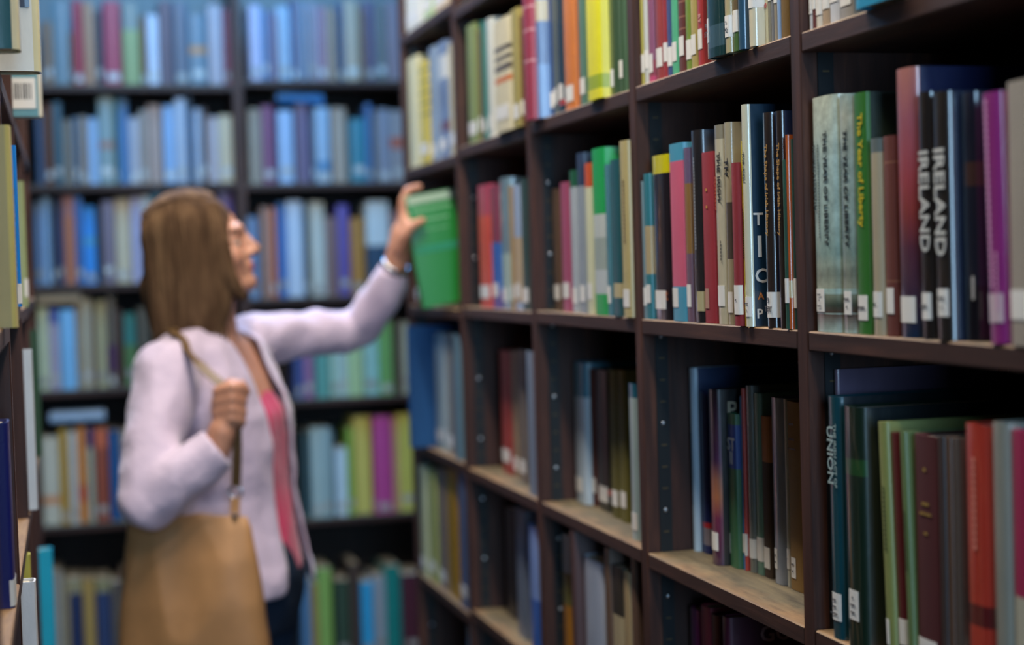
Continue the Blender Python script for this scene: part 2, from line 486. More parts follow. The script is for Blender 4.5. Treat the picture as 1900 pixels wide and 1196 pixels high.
rc = empty('bookcase', (0, 0, 0))
tag(rc, 'long dark wooden bookcase along the aisle, filled with library books, woman reaching in', 'bookcase')
RTOP = 2.42
UY = [Y1 + BW * k for k in range(-1, 5)]         # far faces of the uprights, bay k lies before UY[k+1]
for k, y in enumerate(UY):
    obj('upright', box_mesh('upright', XR, XR + CASE_D, y - UT, y, 0.0, RTOP, 0.0012), rc, (WOOD_V,))
obj('back_panel', box_mesh('back_panel', XR + CASE_D, XR + CASE_D + 0.008, UY[0] - UT, UY[-1], 0.0, RTOP), rc, (WOOD_BACK,))
obj('top_board', box_mesh('top_board', XR - 0.01, XR + CASE_D + 0.008, UY[0] - UT - 0.01, UY[-1] + 0.01, RTOP, RTOP + 0.025, 0.002), rc, (WOOD_H,))
def bay_y(k):                                    # clear span of bay k
    return UY[k], UY[k + 1] - UT
# shelf heights: measured where each front edge meets the front plane
SHELF_PX = {  # (row, bay): a point of the front top edge
    ('A', 0): (1487, 60), ('A', 1): (1320, 114), ('A', 2): (1080, 195), ('A', 3): (930, 248), ('A', 4): (800, 300),
    ('B', 0): (1550, 618), ('B', 1): (1340, 602), ('B', 2): (1090, 583), ('B', 3): (930, 574), ('B', 4): (810, 570),
    ('C', 0): (1540, 1181), ('C', 1): (1346, 1093), ('C', 2): (1100, 975), ('C', 3): (932, 897), ('C', 4): (825, 844),
    ('D', 3): (933, 1176), ('D', 4): (830, 1106), ('Z', 4): (795, 32), ('Z', 3): (900, -22)}
SHELF = {}
for key, p in SHELF_PX.items(): SHELF[key] = on_x(p[0], p[1], XR).z
for k in range(5):
    for r, dz, ref in (('D', -0.315, 'C'), ('Z', 0.332, 'A'), ('E', -0.34, 'D'), ('F', -0.30, 'E')):
        if (r, k) not in SHELF: SHELF[(r, k)] = SHELF[(ref, k)] + dz
for (r, k), z in SHELF.items():
    a, b = bay_y(k)
    shelf_part(rc, XR, XR + CASE_D - 0.0, a + 0.0005, b - 0.0005 - (0.0034 if k else 0.0034), z)
    if r == 'Z': continue
for k in range(5):
    strip_part(rc, XR + 0.020, XR + 0.039, UY[k + 1] - UT, -1, 0.06, RTOP - 0.03)

# bookcase across the end of the aisle
YB = 5.50
ub = on_y(446, 300, YB).x
bc = empty('bookcase', (0, 0, 0))
tag(bc, 'dark wooden bookcase facing us at the end of the aisle, behind the woman', 'bookcase')
BUX = [ub - 0.84, ub, ub + 0.84]
BT = 0.032
for x in BUX:
    obj('upright', box_mesh('upright', x - BT / 2, x + BT / 2, YB, YB + 0.25, 0, 2.50, 0.0015), bc, (WOOD_V,))
BACK_PX = {0: [156, 340, 524, 717, 966, 1236], 1: [148, 338, 549, 738, 960, 1230]}   # front top edges, left and right bay
BSH = {}
for k in (0, 1):
    for r, py in enumerate(BACK_PX[k]):
        z = on_y(250 if k == 0 else 610, py, YB).z
        BSH[(r, k)] = z
        shelf_part(bc, BUX[k] + BT / 2 + 0.0005, BUX[k + 1] - BT / 2 - 0.0005, YB, YB + 0.25, z, 'X', '-Y')
    obj('back_panel', box_mesh('back_panel', BUX[k], BUX[k + 1], YB + 0.25, YB + 0.258, 0, BSH[(0, k)] + 0.002), bc, (WOOD_BACK,))
    shelf_part(bc, BUX[k] + BT / 2 + 0.0005, BUX[k + 1] - BT / 2 - 0.0005, YB, YB + 0.25, 0.08, 'X', '-Y')

# bookcase on the left, its face almost in line with the lens
XL = -0.063
LY = [0.93, 1.47, 2.01, 2.55, 3.09, 3.63]        # far faces of its uprights
lc = empty('bookcase', (0, 0, 0))
tag(lc, 'dark wooden bookcase close on the left, seen almost edge on', 'bookcase')
for y in LY:
    obj('upright', box_mesh('upright', XL - CASE_D, XL, y - UT, y, 0, RTOP, 0.0012), lc, (WOOD_V,))
obj('back_panel', box_mesh('back_panel', XL - CASE_D - 0.008, XL - CASE_D, LY[0] - UT, LY[-1], 0, RTOP), lc, (WOOD_BACK,))
obj('top_board', box_mesh('top_board', XL - CASE_D - 0.008, XL + 0.01, LY[0] - UT - 0.01, LY[-1] + 0.01, RTOP, RTOP + 0.025, 0.002), lc, (WOOD_H,))
LSH = {}
for k in range(5):
    zb = {0: -0.05, 1: -0.05, 2: -0.036, 3: -0.045, 4: -0.04}[k]
    for r, z in (('Z', 0.58), ('A', 0.245), ('B', zb), ('C', -0.352), ('D', -0.640 if k == 2 else -0.745), ('E', -1.07), ('F', -1.42)):
        LSH[(r, k)] = CAM_Z + z
        shelf_part(lc, XL - CASE_D, XL, LY[k] + 0.0005, LY[k + 1] - UT - 0.0005, CAM_Z + z, 'Y', '+X')

# ------------------------------------------------------------------ book rows
def project(p):
    v = Vector((p[0], p[1], p[2] - CAM_Z))
    z = v.dot(_fw)
    return 950 + F_PX * v.dot(RT) / z, 598 - F_PX * v.dot(UP) / z
ROWNAME = {'Z': 'topmost shelf', 'A': 'upper shelf', 'B': 'eye-level shelf', 'C': 'lower shelf', 'D': 'low shelf', 'E': 'bottom shelf'}
BAYNAME = ['nearest bay', 'second bay', 'third bay', 'fourth bay', 'last bay']
def common(b, h, o, n, where, group):
    lab = o.get('say')
    if not lab:
        lab = '%s book, %s from left on %s' % (o.get('cn') or colour_name(h), ORD[n], where)
    tag(b, lab, 'book', group)
def prep(o, h, g, ytop, ybot):
    col = gain(rgb(h), o.get('g', g))
    fr = lambda y: (ybot - y) / (ybot - ytop)
    bands = [(fr(b), fr(a), gain(rgb(c), o.get('g', g))) for a, b, c in o.get('bands', [])]
    side = gain(rgb(o['side']), o.get('g', g)) if 'side' in o else None
    return col, bands, side

def row_right(row, bay, yread, items, g=1.0, fin='jacket', s=0.010, lab=True):
    z = SHELF[(row, bay)] + 0.0004
    ylo, yhi = bay_y(bay)
    lim = yhi - 0.006
    for n, it in enumerate(items, 1):
        x0, x1, ytop, hexc = it[:4]
        o = it[4] if len(it) > 4 else {}
        X = XR + o.get('s', s)
        if 'yb' in o: X = max(XR + 0.002, on_z((x0 + x1) / 2, o['yb'], z).x)
        ya = min(on_x(x0, yread, X).y, lim)
        yb = max(on_x(x1, yread, X).y, ylo + 0.001)
        if ya - yb < 0.006: yb = max(ya - 0.008, ylo + 0.0005)
        lim = yb - 0.0004
        t = ya - yb - 0.0004; ym = (ya + yb) / 2
        pb = project((X, ym, z))
        h = o['h'] if 'h' in o else max(0.10, on_x_at(X, ym, ytop, 0).z - z)
        nxt = {kk: SHELF[(kk, bay)] for kk in 'ZABCDE' if (kk, bay) in SHELF and SHELF[(kk, bay)] > z + 0.05}
        if nxt: h = min(h, min(nxt.values()) - ST - z - 0.004)
        yt_px = project((X, ym, z + h))[1]
        col, bands, side = prep(o, hexc, g, yt_px, pb[1])
        d = min(o.get('d', 0.69 * h), XR + CASE_D - X - 0.004)
        lb = None
        if o.get('lab', lab):
            lb = o.get('lz', (0.015 + 0.004 * ((n * 7) % 3), 0.041 + 0.004 * ((n * 7) % 3)))
            lb = (*lb, *o.get('lx', (-0.5, 0.35) if t > 0.02 else (-0.5, 0.5)))
        b = make_book((X, ym, z), -math.pi / 2, t, d, h, col, bands, side, o.get('f', fin), lb, lean=math.radians(o.get('lean', 0)),
                      title=o.get('title'), coverword=o.get('cw'), marks=o.get('marks'), label_text=o.get('lt'), labelcol=o.get('lc'), grad=o.get('grad', False))
        common(b, hexc, o, n, '%s, %s of right bookcase' % (ROWNAME[row], BAYNAME[bay]), 'books on the right bookcase')
def on_x_at(X, Y, py, px):
    # height on the vertical line (X, Y) that shows at image row py
    z0, z1 = CAM_Z - 1.4, CAM_Z + 1.2
    for _ in range(40):
        zm = (z0 + z1) / 2
        if project((X, Y, zm))[1] > py: z0 = zm
        else: z1 = zm
    return Vector((X, Y, zm))

def row_back(r, k, yread, items, g=1.0, s=0.02):
    z = BSH[(r, k)] + 0.0004
    xlo, xhi = BUX[k] + BT / 2 + 0.001, BUX[k + 1] - BT / 2 - 0.001
    lim = xlo
    top = BSH[(r - 1, k)] if r else BSH[(0, k)] + 0.60
    for n, it in enumerate(items, 1):
        x0, x1, ytop, hexc = it[:4]
        o = it[4] if len(it) > 4 else {}
        Y = YB + o.get('s', s + 0.012 * ((n * 5) % 3))
        xa = max(on_y(x0, yread, Y).x, lim); xb = min(on_y(x1, yread, Y).x, xhi)
        if xb - xa < 0.006: continue
        lim = xb + 0.0004
        xm = (xa + xb) / 2; t = xb - xa - 0.0004
        h = min(on_x_at(xm, Y, ytop, 0).z - z, top - ST - z - 0.004)
        pb, pt = project((xm, Y, z))[1], project((xm, Y, z + h))[1]
        col, bands, side = prep(o, hexc, g, pt, pb)
        q = ((n * 7 + r * 3) % 5) * 0.005
        lb = (0.010 + q, 0.034 + q, -0.4, 0.4) if o.get('lab', (n * 5 + r) % 3 != 0) else None
        b = make_book((xm, Y, z), 0.0, t, min(0.68 * h, YB + 0.246 - Y), h, col, bands, side, 'jacket', lb, lean=math.radians(o.get('lean', 0)), labelcol=('a8a49a', '98948c', 'b4b0a8')[n % 3])
        common(b, hexc, o, n, '%s shelf, %s bay of far bookcase' % (ORD[r + 1] if r else 'top', 'left' if k == 0 else 'right'), 'books on the far bookcase')

# ---- right bookcase, nearest bay
row_right('A', 0, 30, [
    (1484, 1499, 0, 'c9ccd0', {'h': .24, 'say': 'white book with call sticker at far end of upper shelf, nearest bay'}), (1499, 1514, 0, '6a3c3a', {'h': .235}), (1514, 1526, 0, 'd6d2c6', {'h': .25}),
    (1526, 1539, 0, 'b09a80', {'h': .23}), (1539, 1558, 0, 'c8ccd2', {'h': .24}), (1558, 1585, 0, '9a9690', {'h': .25}),
    (1585, 1660, 0, '1f8db4', {'h': .26, 's': -0.012, 'lab': False, 'say': 'teal blue book jutting out over upper shelf edge, nearest bay'})], 1.05)
row_right('B', 0, 500, [
    (1507, 1555, 179, 'a3bfb8', {'f': 'landscape', 's': .004, 'grad': True, 'g': 1.35, 'bands': [(179, 215, 'c4ccb8'), (215, 300, 'a8bcb4'), (300, 430, 'a2c0c0'), (430, 470, '9ab4ac'), (470, 490, '74908a'), (490, 500, 'a6b4a4'), (500, 510, '56665e'), (510, 535, 'c4cdb8'), (545, 565, '4a5a48'), (565, 580, '38403a'), (582, 612, '7c4c42')],
        'title': [('THE YEAR OF LIBERTY', .0125, '1c2426', .61, .14), ('~The great Irish Rebellion of 1798', .0065, '3a4848', .60, -.12), ('THOMAS PAKENHAM', .0075, '3a4848', .66, -.28)],
        'lz': (.022, .047), 'lx': (-.42, .05), 'lt': ['~941', '~5', '~PAK'], 'say': 'pale aqua THE YEAR OF LIBERTY book with large clear title, beside the upright'}),
    (1556, 1589, 176, '96aca6', {'f': 'landscape', 's': .006, 'grad': True, 'g': 1.35, 'bands': [(179, 215, 'b0b4a2'), (215, 300, '98a8a0'), (300, 430, '8fa8a8'), (430, 470, '8aa099'), (470, 490, '687f79'), (490, 500, '96a294'), (500, 510, '4d5a54'), (510, 535, 'b0b8a6'), (545, 565, '445244'), (565, 580, '343a36'), (582, 612, '70463e')],
        'title': [('THE YEAR OF LIBERTY', .0125, '1f2828', .61, .05), ('~The great Irish Rebellion of 1798', .0065, '3a4848', .60, -.22)],
        'lz': (.02, .045), 'lx': (-.3, .25), 'lt': ['~941', '~5'], 'say': 'second aqua THE YEAR OF LIBERTY copy, left of green spined book'}),
    (1590, 1614, 172, '35762f', {'s': .006, 'side': '16281c', 'title': [('The Year of Liberty', .0148, 'c8b420', .68, .05)], 'lt': ['~941'], 'say': 'green book with yellow title The Year of Liberty'}),
    (1615, 1639, 257, 'b9ad92', {'s': .004, 'f': 'plastic', 'bands': [(240, 283, '6f7a78')], 'lt': ['~9'], 'say': 'short beige book in clear sleeve between green and brown books'}),
    (1641, 1662, 252, '6a3128', {'s': .006, 'f': 'cloth', 'bands': [(300, 302, '94654a'), (520, 522, '94654a')], 'say': 'short reddish brown cloth book before the tall pink book'}),
    (1664, 1703, 127, 'b0607a', {'s': .004, 'f': 'plastic', 'side': '0e1c4a', 'grad': True, 'bands': [(0, 220, 'c07d74'), (220, 330, '9c4e72'), (330, 390, 'b2493e'), (390, 460, '6a3040'), (460, 640, '16304c')],
        'say': 'tallest glossy book, pink fading to navy, on eye-level shelf, nearest bay'}),
    (1705, 1731, 171, '241f1e', {'s': .002, 'f': 'plastic', 'side': '10182a', 'title': [('IRELAND', .0245, 'c9cbc8', .56, .05)], 'lt': ['~941'], 'say': 'narrower black IRELAND book, farther of the two copies'}),
    (1732, 1764, 171, '2a2522', {'s': .000, 'f': 'plastic', 'side': '10203c', 'title': [('IRELAND', .0255, 'd0d2ce', .56, .0)], 'lx': (-.3, .4), 'lt': ['~941', '~5'], 'say': 'wider black IRELAND book, nearer of the two copies'}),
    (1767, 1814, 171, '1a2136', {'s': .012, 'f': 'plastic', 'bands': [(300, 345, '4a3432'), (530, 640, '101420')], 'marks': [('I', .030, 'c2c4c6', .21, .28)], 'lab': False,
        'say': 'dark navy glossy book with white letter I, left of magenta book'}),
    (1829, 1868, 171, '94307f', {'s': .000, 'lean': -1.8, 'f': 'plastic', 'title': [('~The Course of Irish History', .013, 'd89ac4', .6, -.1), ('~T. W. Moody', .010, 'd89ac4', .25, .15)], 'lc': 'c9b2bd', 'say': 'magenta book with pale lettering at right edge, eye-level shelf'}),
    (1872, 1935, 147, 'a8a094', {'s': .000, 'f': 'jacket', 'say': 'grey beige book cut by the right picture edge, eye-level shelf'})], 0.95)
row_right('C', 0, 900, [
    (1533, 1553, 685, '8d7a8c', {'s': .030, 'side': '63566e', 'f': 'plastic', 'lab': False, 'say': 'lilac grey tall book rising behind the teal UNION book'}),
    (1535, 1560, 735, '0e4450', {'s': .004, 'side': '0a1c24', 'f': 'plastic', 'title': [('UNION', .0195, '9ab0b0', .757, -.15), ('THE IRISH ACT OF', .0085, '8fa6a4', .757, .22)], 'lz': (.02, .05), 'lt': ['~941', '~THE', '~UNION'], 'say': 'dark teal UNION book with pale lettering, lower shelf, nearest bay'}),
    (1562, 1601, 754, '14291f', {'s': .002, 'side': '081c20', 'f': 'plastic', 'bands': [(850, 880, '1d4a26')], 'lz': (.03, .062), 'lx': (-.3, .25), 'lt': ['~1', '~941', '~GEO'], 'say': 'thick dark green book with square sticker beside UNION book'}),
    (1640, 1656, 784, '868f54', {'s': .004, 'lean': -2.5, 'title': [('~IRISH UNIONISM', .010, '3c4424', .6, 0)], 'lx': (-.5, .1), 'say': 'pale olive green book, slim, right of the thick dark green book'}),
    (1657, 1680, 804, '5c1f24', {'s': .008, 'lean': -2.5, 'say': 'dark red slim book between two olive green books, lower shelf'}),
    (1681, 1691, 802, '63784a', {'s': .003, 'lean': -2.5, 'title': [('~HISTORY OF IRELAND', .007, '26341c', .55, 0)], 'lab': False, 'say': 'very thin green book left of the wide maroon book'}),
    (1692, 1741, 807, '4a1418', {'s': .006, 'f': 'cloth', 'marks': [('~1', .012, 'a0823c', .86, 0), ('~THE', .010, 'a0823c', .72, 0), ('~MAKING', .008, 'a0823c', .68, 0), ('~OF', .008, 'a0823c', .6, 0)], 'lz': (.012, .04), 'say': 'wide maroon cloth book with faint gold lettering, lower shelf'}),
    (1742, 1753, 810, '3c3230', {'s': .006, 'lab': False}), (1754, 1766, 810, '5a4436', {'s': .008}), (1767, 1784, 812, '55504e', {'s': .010, 'lab': False}),
    (1786, 1834, 787, 'b23a2c', {'s': .002, 'f': 'plastic', 'title': [('~IRISH FREEDOM', .014, 'd88a78', .72, 0)], 'bands': [(1120, 1160, '5c1e20')], 'say': 'bright red book near the right edge of lower shelf'}),
    (1836, 1873, 784, '8d8f86', {'s': .002, 'f': 'plastic', 'say': 'grey book right of bright red book, lower shelf'}),
    (1877, 1925, 800, '9c2450', {'s': .004, 'bands': [(1110, 1250, 'b0b0a0')], 'lab': False, 'say': 'deep pink book with pale foot at lower right picture edge'})], 1.05)

# ---- right bookcase, second bay
row_right('A', 1, 40, [
    (1181, 1189, 0, 'b4ae5a', {'h': .22}), (1189, 1201, 0, 'd2d8d4', {'h': .24, 'f': 'plastic'}), (1202, 1212, 0, '9a4a5c', {'h': .235, 'bands': [(0, 112, '8f5a7a'), (142, 160, 'c4507a')]}),
    (1213, 1229, 0, 'a0484a', {'h': .24, 'f': 'plastic'}), (1230, 1236, 0, 'a03a40', {'h': .25}), (1237, 1244, 0, '4a5a8c', {'h': .235, 'f': 'plastic'}),
    (1245, 1257, 0, '58b48a', {'h': .24}), (1258, 1271, 0, '5a2420', {'h': .23, 'f': 'cloth', 'bands': [(2, 5, '8a5a48'), (30, 33, '8a5a48'), (52, 55, '8a5a48')]}), (1272, 1281, 0, '7a9440', {'h': .24}),
    (1281, 1293, 0, 'a89a58', {'h': .235, 'f': 'cloth'}), (1294, 1305, 0, 'a83a3c', {'h': .25, 'title': [('RT', .010, 'd8a8a0', .25, 0)]}),
    (1306, 1342, 0, '14393c', {'h': .27, 's': -.012, 'f': 'plastic', 'bands': [(47, 88, '3c5a66')], 'lz': (.02, .05), 'lx': (-.5, -.15), 'lt': ['9', 'ST'], 'say': 'wide dark teal book standing proud of upper shelf, second bay'}),
    (1343, 1354, 0, 'b8ad84', {'h': .24, 's': -.010, 'f': 'plastic', 'lt': ['9', 'AZ']}), (1354, 1369, 0, '4a6a3a', {'h': .24, 's': -.006, 'bands': [(0, 25, '6a5a40')]}), (1369, 1379, 0, '28506c', {'h': .25, 's': -.006, 'f': 'plastic', 'lab': False}),
    (1380, 1386, 0, 'b84a40', {'h': .23}), (1387, 1400, 0, 'd8d0b4', {'h': .24, 's': -.004, 'f': 'plastic', 'title': [('~HISTORY', .010, '2c2c2c', .30, .1)], 'lz': (.045, .085)}), (1400, 1411, 0, 'd4cda8', {'h': .235, 'marks': [('o', .012, 'c03030', .2, 0)], 'lab': False}),
    (1412, 1418, 0, '8a8676', {'h': .24, 'lz': (.05, .09)}), (1419, 1425, 0, '76787c', {'h': .24, 'lz': (.05, .09)}), (1426, 1438, 0, '9a8f7c', {'h': .24, 'lz': (.045, .088), 'f': 'plastic'}),
    (1439, 1446, 0, '8fb0dc', {'h': .24, 'f': 'plastic', 'lab': False}), (1447, 1465, 0, '6e5420', {'h': .25, 'f': 'cloth', 'lab': False})], 1.05)
row_right('B', 1, 460, [
    (1179, 1184, 336, '7e9aa4', {'s': .004, 'f': 'plastic', 'lab': True}),
    (1185, 1208, 322, '2d7a88', {'s': .004, 'bands': [(419, 508, 'b3a37c')], 'say': 'teal book with wide beige middle band beside the upright'}),
    (1209, 1244, 288, '1d1820', {'s': .004, 'f': 'plastic', 'bands': [(280, 322, 'd6cc18')], 'marks': [('t', .022, 'a85a28', .15, .3)], 'say': 'black book with bright yellow top, eye-level shelf'}),
    (1245, 1271, 266, 'd0607c', {'s': .002, 'bands': [(260, 299, '4a9ab8'), (531, 600, '4a9ab8')], 'lx': (-.5, .0), 'say': 'pink book with blue head and foot'}),
    (1272, 1283, 274, '70586a', {'s': .003, 'bands': [(260, 340, '6a5a78'), (340, 470, '8c6a3c')], 'lz': (.02, .05)}),
    (1284, 1303, 242, '242326', {'s': .002, 'f': 'plastic', 'side': '101a30', 'title': [('~Irish literature and culture', .009, '9a9a98', .62, 0)], 'lx': (-.2, .5), 'lc': 'b4ac84', 'say': 'black book with small grey title left of crimson book'}),
    (1304, 1326, 282, '962430', {'s': .003, 'f': 'cloth', 'marks': [('~L', .012, 'c09040', .78, 0), ('~M', .012, 'c09040', .68, 0)], 'lx': (-.4, .2), 'lc': 'b48c78', 'say': 'crimson cloth book with small gold marks, eye-level shelf'}),
    (1327, 1345, 232, 'c6bea4', {'s': .003, 'f': 'plastic', 'bands': [(220, 258, '8f8a78')], 'title': [('THE IRISH', .014, '2a2624', .74, .15), ('~CIVIL WAR', .010, 'b2492c', .66, -.2), ('~French', .009, '4a4642', .37, .2)], 'lx': (-.5, .4), 'say': 'cream THE IRISH book with black and rust lettering'}),
    (1346, 1359, 227, 'aca489', {'s': .004, 'f': 'plastic', 'bands': [(375, 480, '58504a')], 'title': [('TH', .016, '2a2624', .78, 0)], 'say': 'grey cream book with dark picture band, left of slim red book'}),
    (1360, 1371, 302, '8c2630', {'s': -.006, 'f': 'cloth', 'lz': (.014, .05), 'lt': ['~2'], 'say': 'slim short red book with tall white sticker'}),
    (1371, 1376, 262, 'c8b428', {'s': .000, 'lab': False, 'title': [('~THE LIBERATOR IRELAND', .006, '1e1e1e', .5, 0)], 'say': 'very thin yellow book with black lettering'}),
    (1377, 1391, 194, 'd4d4bc', {'s': -.004, 'f': 'plastic', 'side': '0d3148', 'd': .175, 'title': [('THE IRISH', .008, '5a5a52', .72, 0)], 'lz': (.012, .036), 'lt': ['~BIO', '~9'], 'lx': (-.4, .4),
        'cw': [('T', .021, 'd8d8d4', .012, .48), ('I', .036, 'dcdcd8', .013, .355), ('C', .024, 'd8d8d4', .014, .225), ('A', .012, 'c87a3c', .013, .135), ('P', .016, 'd8d8d4', .011, .055)],
        'say': 'tallest book of second bay, cream spine and blue cover with white capitals'}),
    (1418, 1434, 209, '2a2220', {'s': .001, 'f': 'plastic', 'side': '142a50', 'title': [('The Shape of Irish History', .0100, 'b08440', .64, .05)], 'lz': (.012, .042), 'lx': (-.5, .5), 'lt': ['9', 'TEW'], 'say': 'dark book titled The Shape of Irish History with large sticker'}),
    (1443, 1455, 206, '2a2220', {'s': .002, 'f': 'plastic', 'side': '142a50', 'title': [('The Shape of Irish History', .0100, 'b08440', .64, .05)], 'lab': False, 'say': 'second Shape of Irish History copy, partly behind small green book'}),
    (1456, 1461, 296, '17493a', {'s': .000, 'f': 'cloth', 'lz': (.03, .058), 'lx': (-.5, .5), 'say': 'small dark green book in front of second Shape of Irish History'}),
    (1462, 1467, 250, 'b4561e', {'s': .001, 'f': 'plastic', 'bands': [(520, 552, 'c8bc98')], 'lab': False, 'say': 'thin orange marbled book next to the near upright'}),
    (1468, 1473, 258, '1d4a44', {'s': .004, 'lz': (.024, .058), 'say': 'thin teal book touching the near upright, second bay'})], 1.05)
row_right('C', 1, 850, [
    (1265, 1291, 682, 'a8c0d2', {'yb': 1016, 'g': 2.2, 'side': '1c2c4c', 'f': 'plastic', 'lab': False, 'title': [('~LETTERS FROM IRELAND', .011, '60788c', .45, 0)], 'say': 'tall pale blue book first on lower shelf, second bay'}),
    (1293, 1312, 727, '14225a', {'yb': 1022, 'bands': [(968, 978, 'b02a34'), (978, 1010, '7a7480')], 'lab': False, 'say': 'navy book with red spot right of tall pale blue book'}),
    (1314, 1331, 722, '1a1418', {'yb': 1044, 'side': '0c0a0c', 'f': 'plastic', 'grad': True, 'bands': [(722, 830, '1a1418'), (852, 890, '6a3a5a'), (890, 920, 'b0743c'), (920, 960, '6e2c44'), (960, 1050, '3a2238')], 'cw': [('PA', .032, 'b0a48c', .034, .88)], 'lz': (.02, .045), 'say': 'black book, purple and orange lower spine, letters PA on cover'}),
    (1332, 1366, 767, '2f5a3c', {'yb': 1046, 'bands': [(787, 868, '1c3a78')], 'marks': [('ST', .024, 'c4c8c8', .80, .05), ('II', .024, 'c4c8c8', .71, .05)], 'lz': (.018, .045), 'lx': (-.5, -.05), 'say': 'green book with blue panel and large white letters'}),
    (1367, 1371, 735, '2a6aa0', {'yb': 1050, 'say': 'very thin blue book left of thin red book'}),
    (1372, 1382, 720, 'a23a32', {'yb': 1054, 'lz': (.02, .05), 'say': 'thin red book at middle of lower shelf, second bay'}),
    (1383, 1396, 715, '5c625e', {'yb': 1058, 'f': 'plastic', 'say': 'grey glossy book right of thin red book'}), (1397, 1411, 729, '56786a', {'yb': 1062, 'lz': (.018, .05), 'say': 'sage green book at middle of lower shelf'}),
    (1412, 1428, 772, '3a2c20', {'yb': 1068, 'f': 'cloth', 'bands': [(772, 856, '94623c')], 'lz': (.012, .04), 'say': 'dark brown book with tan upper spine'}),
    (1429, 1451, 737, '6f7886', {'yb': 1080, 'f': 'plastic', 'lx': (-.4, .15), 'lt': ['~9', '~W'], 'say': 'slate grey book with sticker left of tan brown book'}),
    (1452, 1460, 740, '9c9c90', {'yb': 1084, 'lab': True, 'lt': ['~K'], 'say': 'thin pale grey book against tan brown book'}),
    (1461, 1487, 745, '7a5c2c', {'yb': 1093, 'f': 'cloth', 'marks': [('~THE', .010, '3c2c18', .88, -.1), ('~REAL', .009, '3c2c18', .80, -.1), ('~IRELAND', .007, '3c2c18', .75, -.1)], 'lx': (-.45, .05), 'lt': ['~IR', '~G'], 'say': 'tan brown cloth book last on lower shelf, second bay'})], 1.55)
row_right('D', 1, 1165, [
    (1262, 1272, 1128, '3c3430', {'s': .06}), (1273, 1299, 1128, '6e2458', {'s': .055, 'f': 'plastic', 'lab': False}), (1300, 1319, 1124, '8c2c44', {'s': .05, 'lab': False}), (1320, 1334, 1140, '5a2424', {'s': .05, 'lab': False}),
    (1338, 1352, 1143, '4a1a30', {'s': .03, 'f': 'plastic', 'side': '3c1424', 'd': .20, 'cw': [('GOVERN', .030, '9a7a7c', .105, .90)], 'lab': False, 'say': 'dark maroon book with large faint capitals on its cover, low shelf'})], 1.3)

# ---- right bookcase, third bay
row_right('A', 2, 100, [
    (971, 985, 0, '9c3448', {'h': .27, 's': -.014, 'bands': [(12, 16, 'c89098'), (55, 59, 'c89098'), (112, 116, 'c89098')], 'lab': False}), (986, 1001, 0, '7fa6dc', {'h': .25, 's': -.006, 'f': 'plastic', 'bands': [(0, 40, 'c8c4b0'), (40, 120, '6a88b8')], 'lab': False}),
    (1002, 1024, 0, '2c4c88', {'h': .25, 'f': 'plastic'}), (1025, 1033, 0, '5a6464', {'h': .25}), (1034, 1045, 0, '1e3444', {'h': .25, 'bands': [(185, 195, 'b03a3c')]}),
    (1046, 1066, 0, 'd07a38', {'h': .25, 'side': 'b86020', 'f': 'jacket'}), (1074, 1087, 0, '5a8070', {'h': .24}), (1088, 1113, 0, 'e2dc30', {'h': .26, 's': -.006, 'bands': [(140, 166, '9cb030')], 'lab': False, 'say': 'bright yellow book on upper shelf, third bay of right bookcase'}),  # orange book: side is a darker orange, the cover's shadow painted into its colour
    (1114, 1136, 0, '75854a', {'h': .25, 'f': 'cloth'}), (1137, 1147, 0, '2f5034', {'h': .25, 'f': 'cloth', 'lab': False}), (1148, 1157, 0, '35583a', {'h': .25, 'f': 'cloth'}), (1158, 1167, 0, '3c6440', {'h': .25, 'f': 'cloth', 'lab': False})], 1.05)
row_right('B', 2, 480, [
    (1026, 1040, 350, '5c4838', {'s': .03}), (1042, 1058, 338, 'a04a6a', {'s': .02}), (1060, 1072, 316, 'a6b0b8', {'s': .015, 'bands': [(316, 347, '14583a')]}), (1074, 1087, 284, '8c98a4', {'s': .012, 'bands': [(280, 345, '2a3c5a')]}),
    (1088, 1100, 303, 'cdd0b0', {'s': .008, 'bands': [(300, 347, 'c8542c')]}), (1102, 1125, 275, '0fa050', {'s': .002, 'bands': [(397, 440, 'bcc4c0'), (440, 500, '98a6a0'), (500, 545, 'b8c2c4')], 'lab': False, 'say': 'vivid green and white book, tallest of third bay, eye-level shelf'}),
    (1126, 1134, 305, '4a8090', {'s': .002}), (1136, 1152, 296, '1e5660', {'s': .000, 'bands': [(525, 552, 'b8ac84')], 'lab': False}), (1154, 1176, 261, 'b4a672', {'s': -.004, 'title': [('~JAMES ALAN GAME', .013, '5a3c28', .6, 0)], 'say': 'cream olive book last on eye-level shelf, third bay'})], 1.1)
row_right('C', 2, 830, [
    (1064, 1086, 672, 'a4b4c0', {'yb': 931, 'bands': [(672, 735, '2e6a80')], 'f': 'plastic'}), (1088, 1106, 684, '4a2420', {'yb': 935, 'f': 'cloth'}), (1108, 1130, 686, '1f241c', {'yb': 945, 'bands': [(905, 915, 'a04838')]}),
    (1132, 1147, 686, '56501c', {'yb': 958, 'f': 'cloth'}), (1148, 1162, 686, '5e5820', {'yb': 966, 'f': 'cloth'}), (1166, 1181, 711, '8ea4a8', {'yb': 998, 's': .004, 'bands': [(700, 737, '1c5a74')], 'f': 'plastic'})], 1.3)
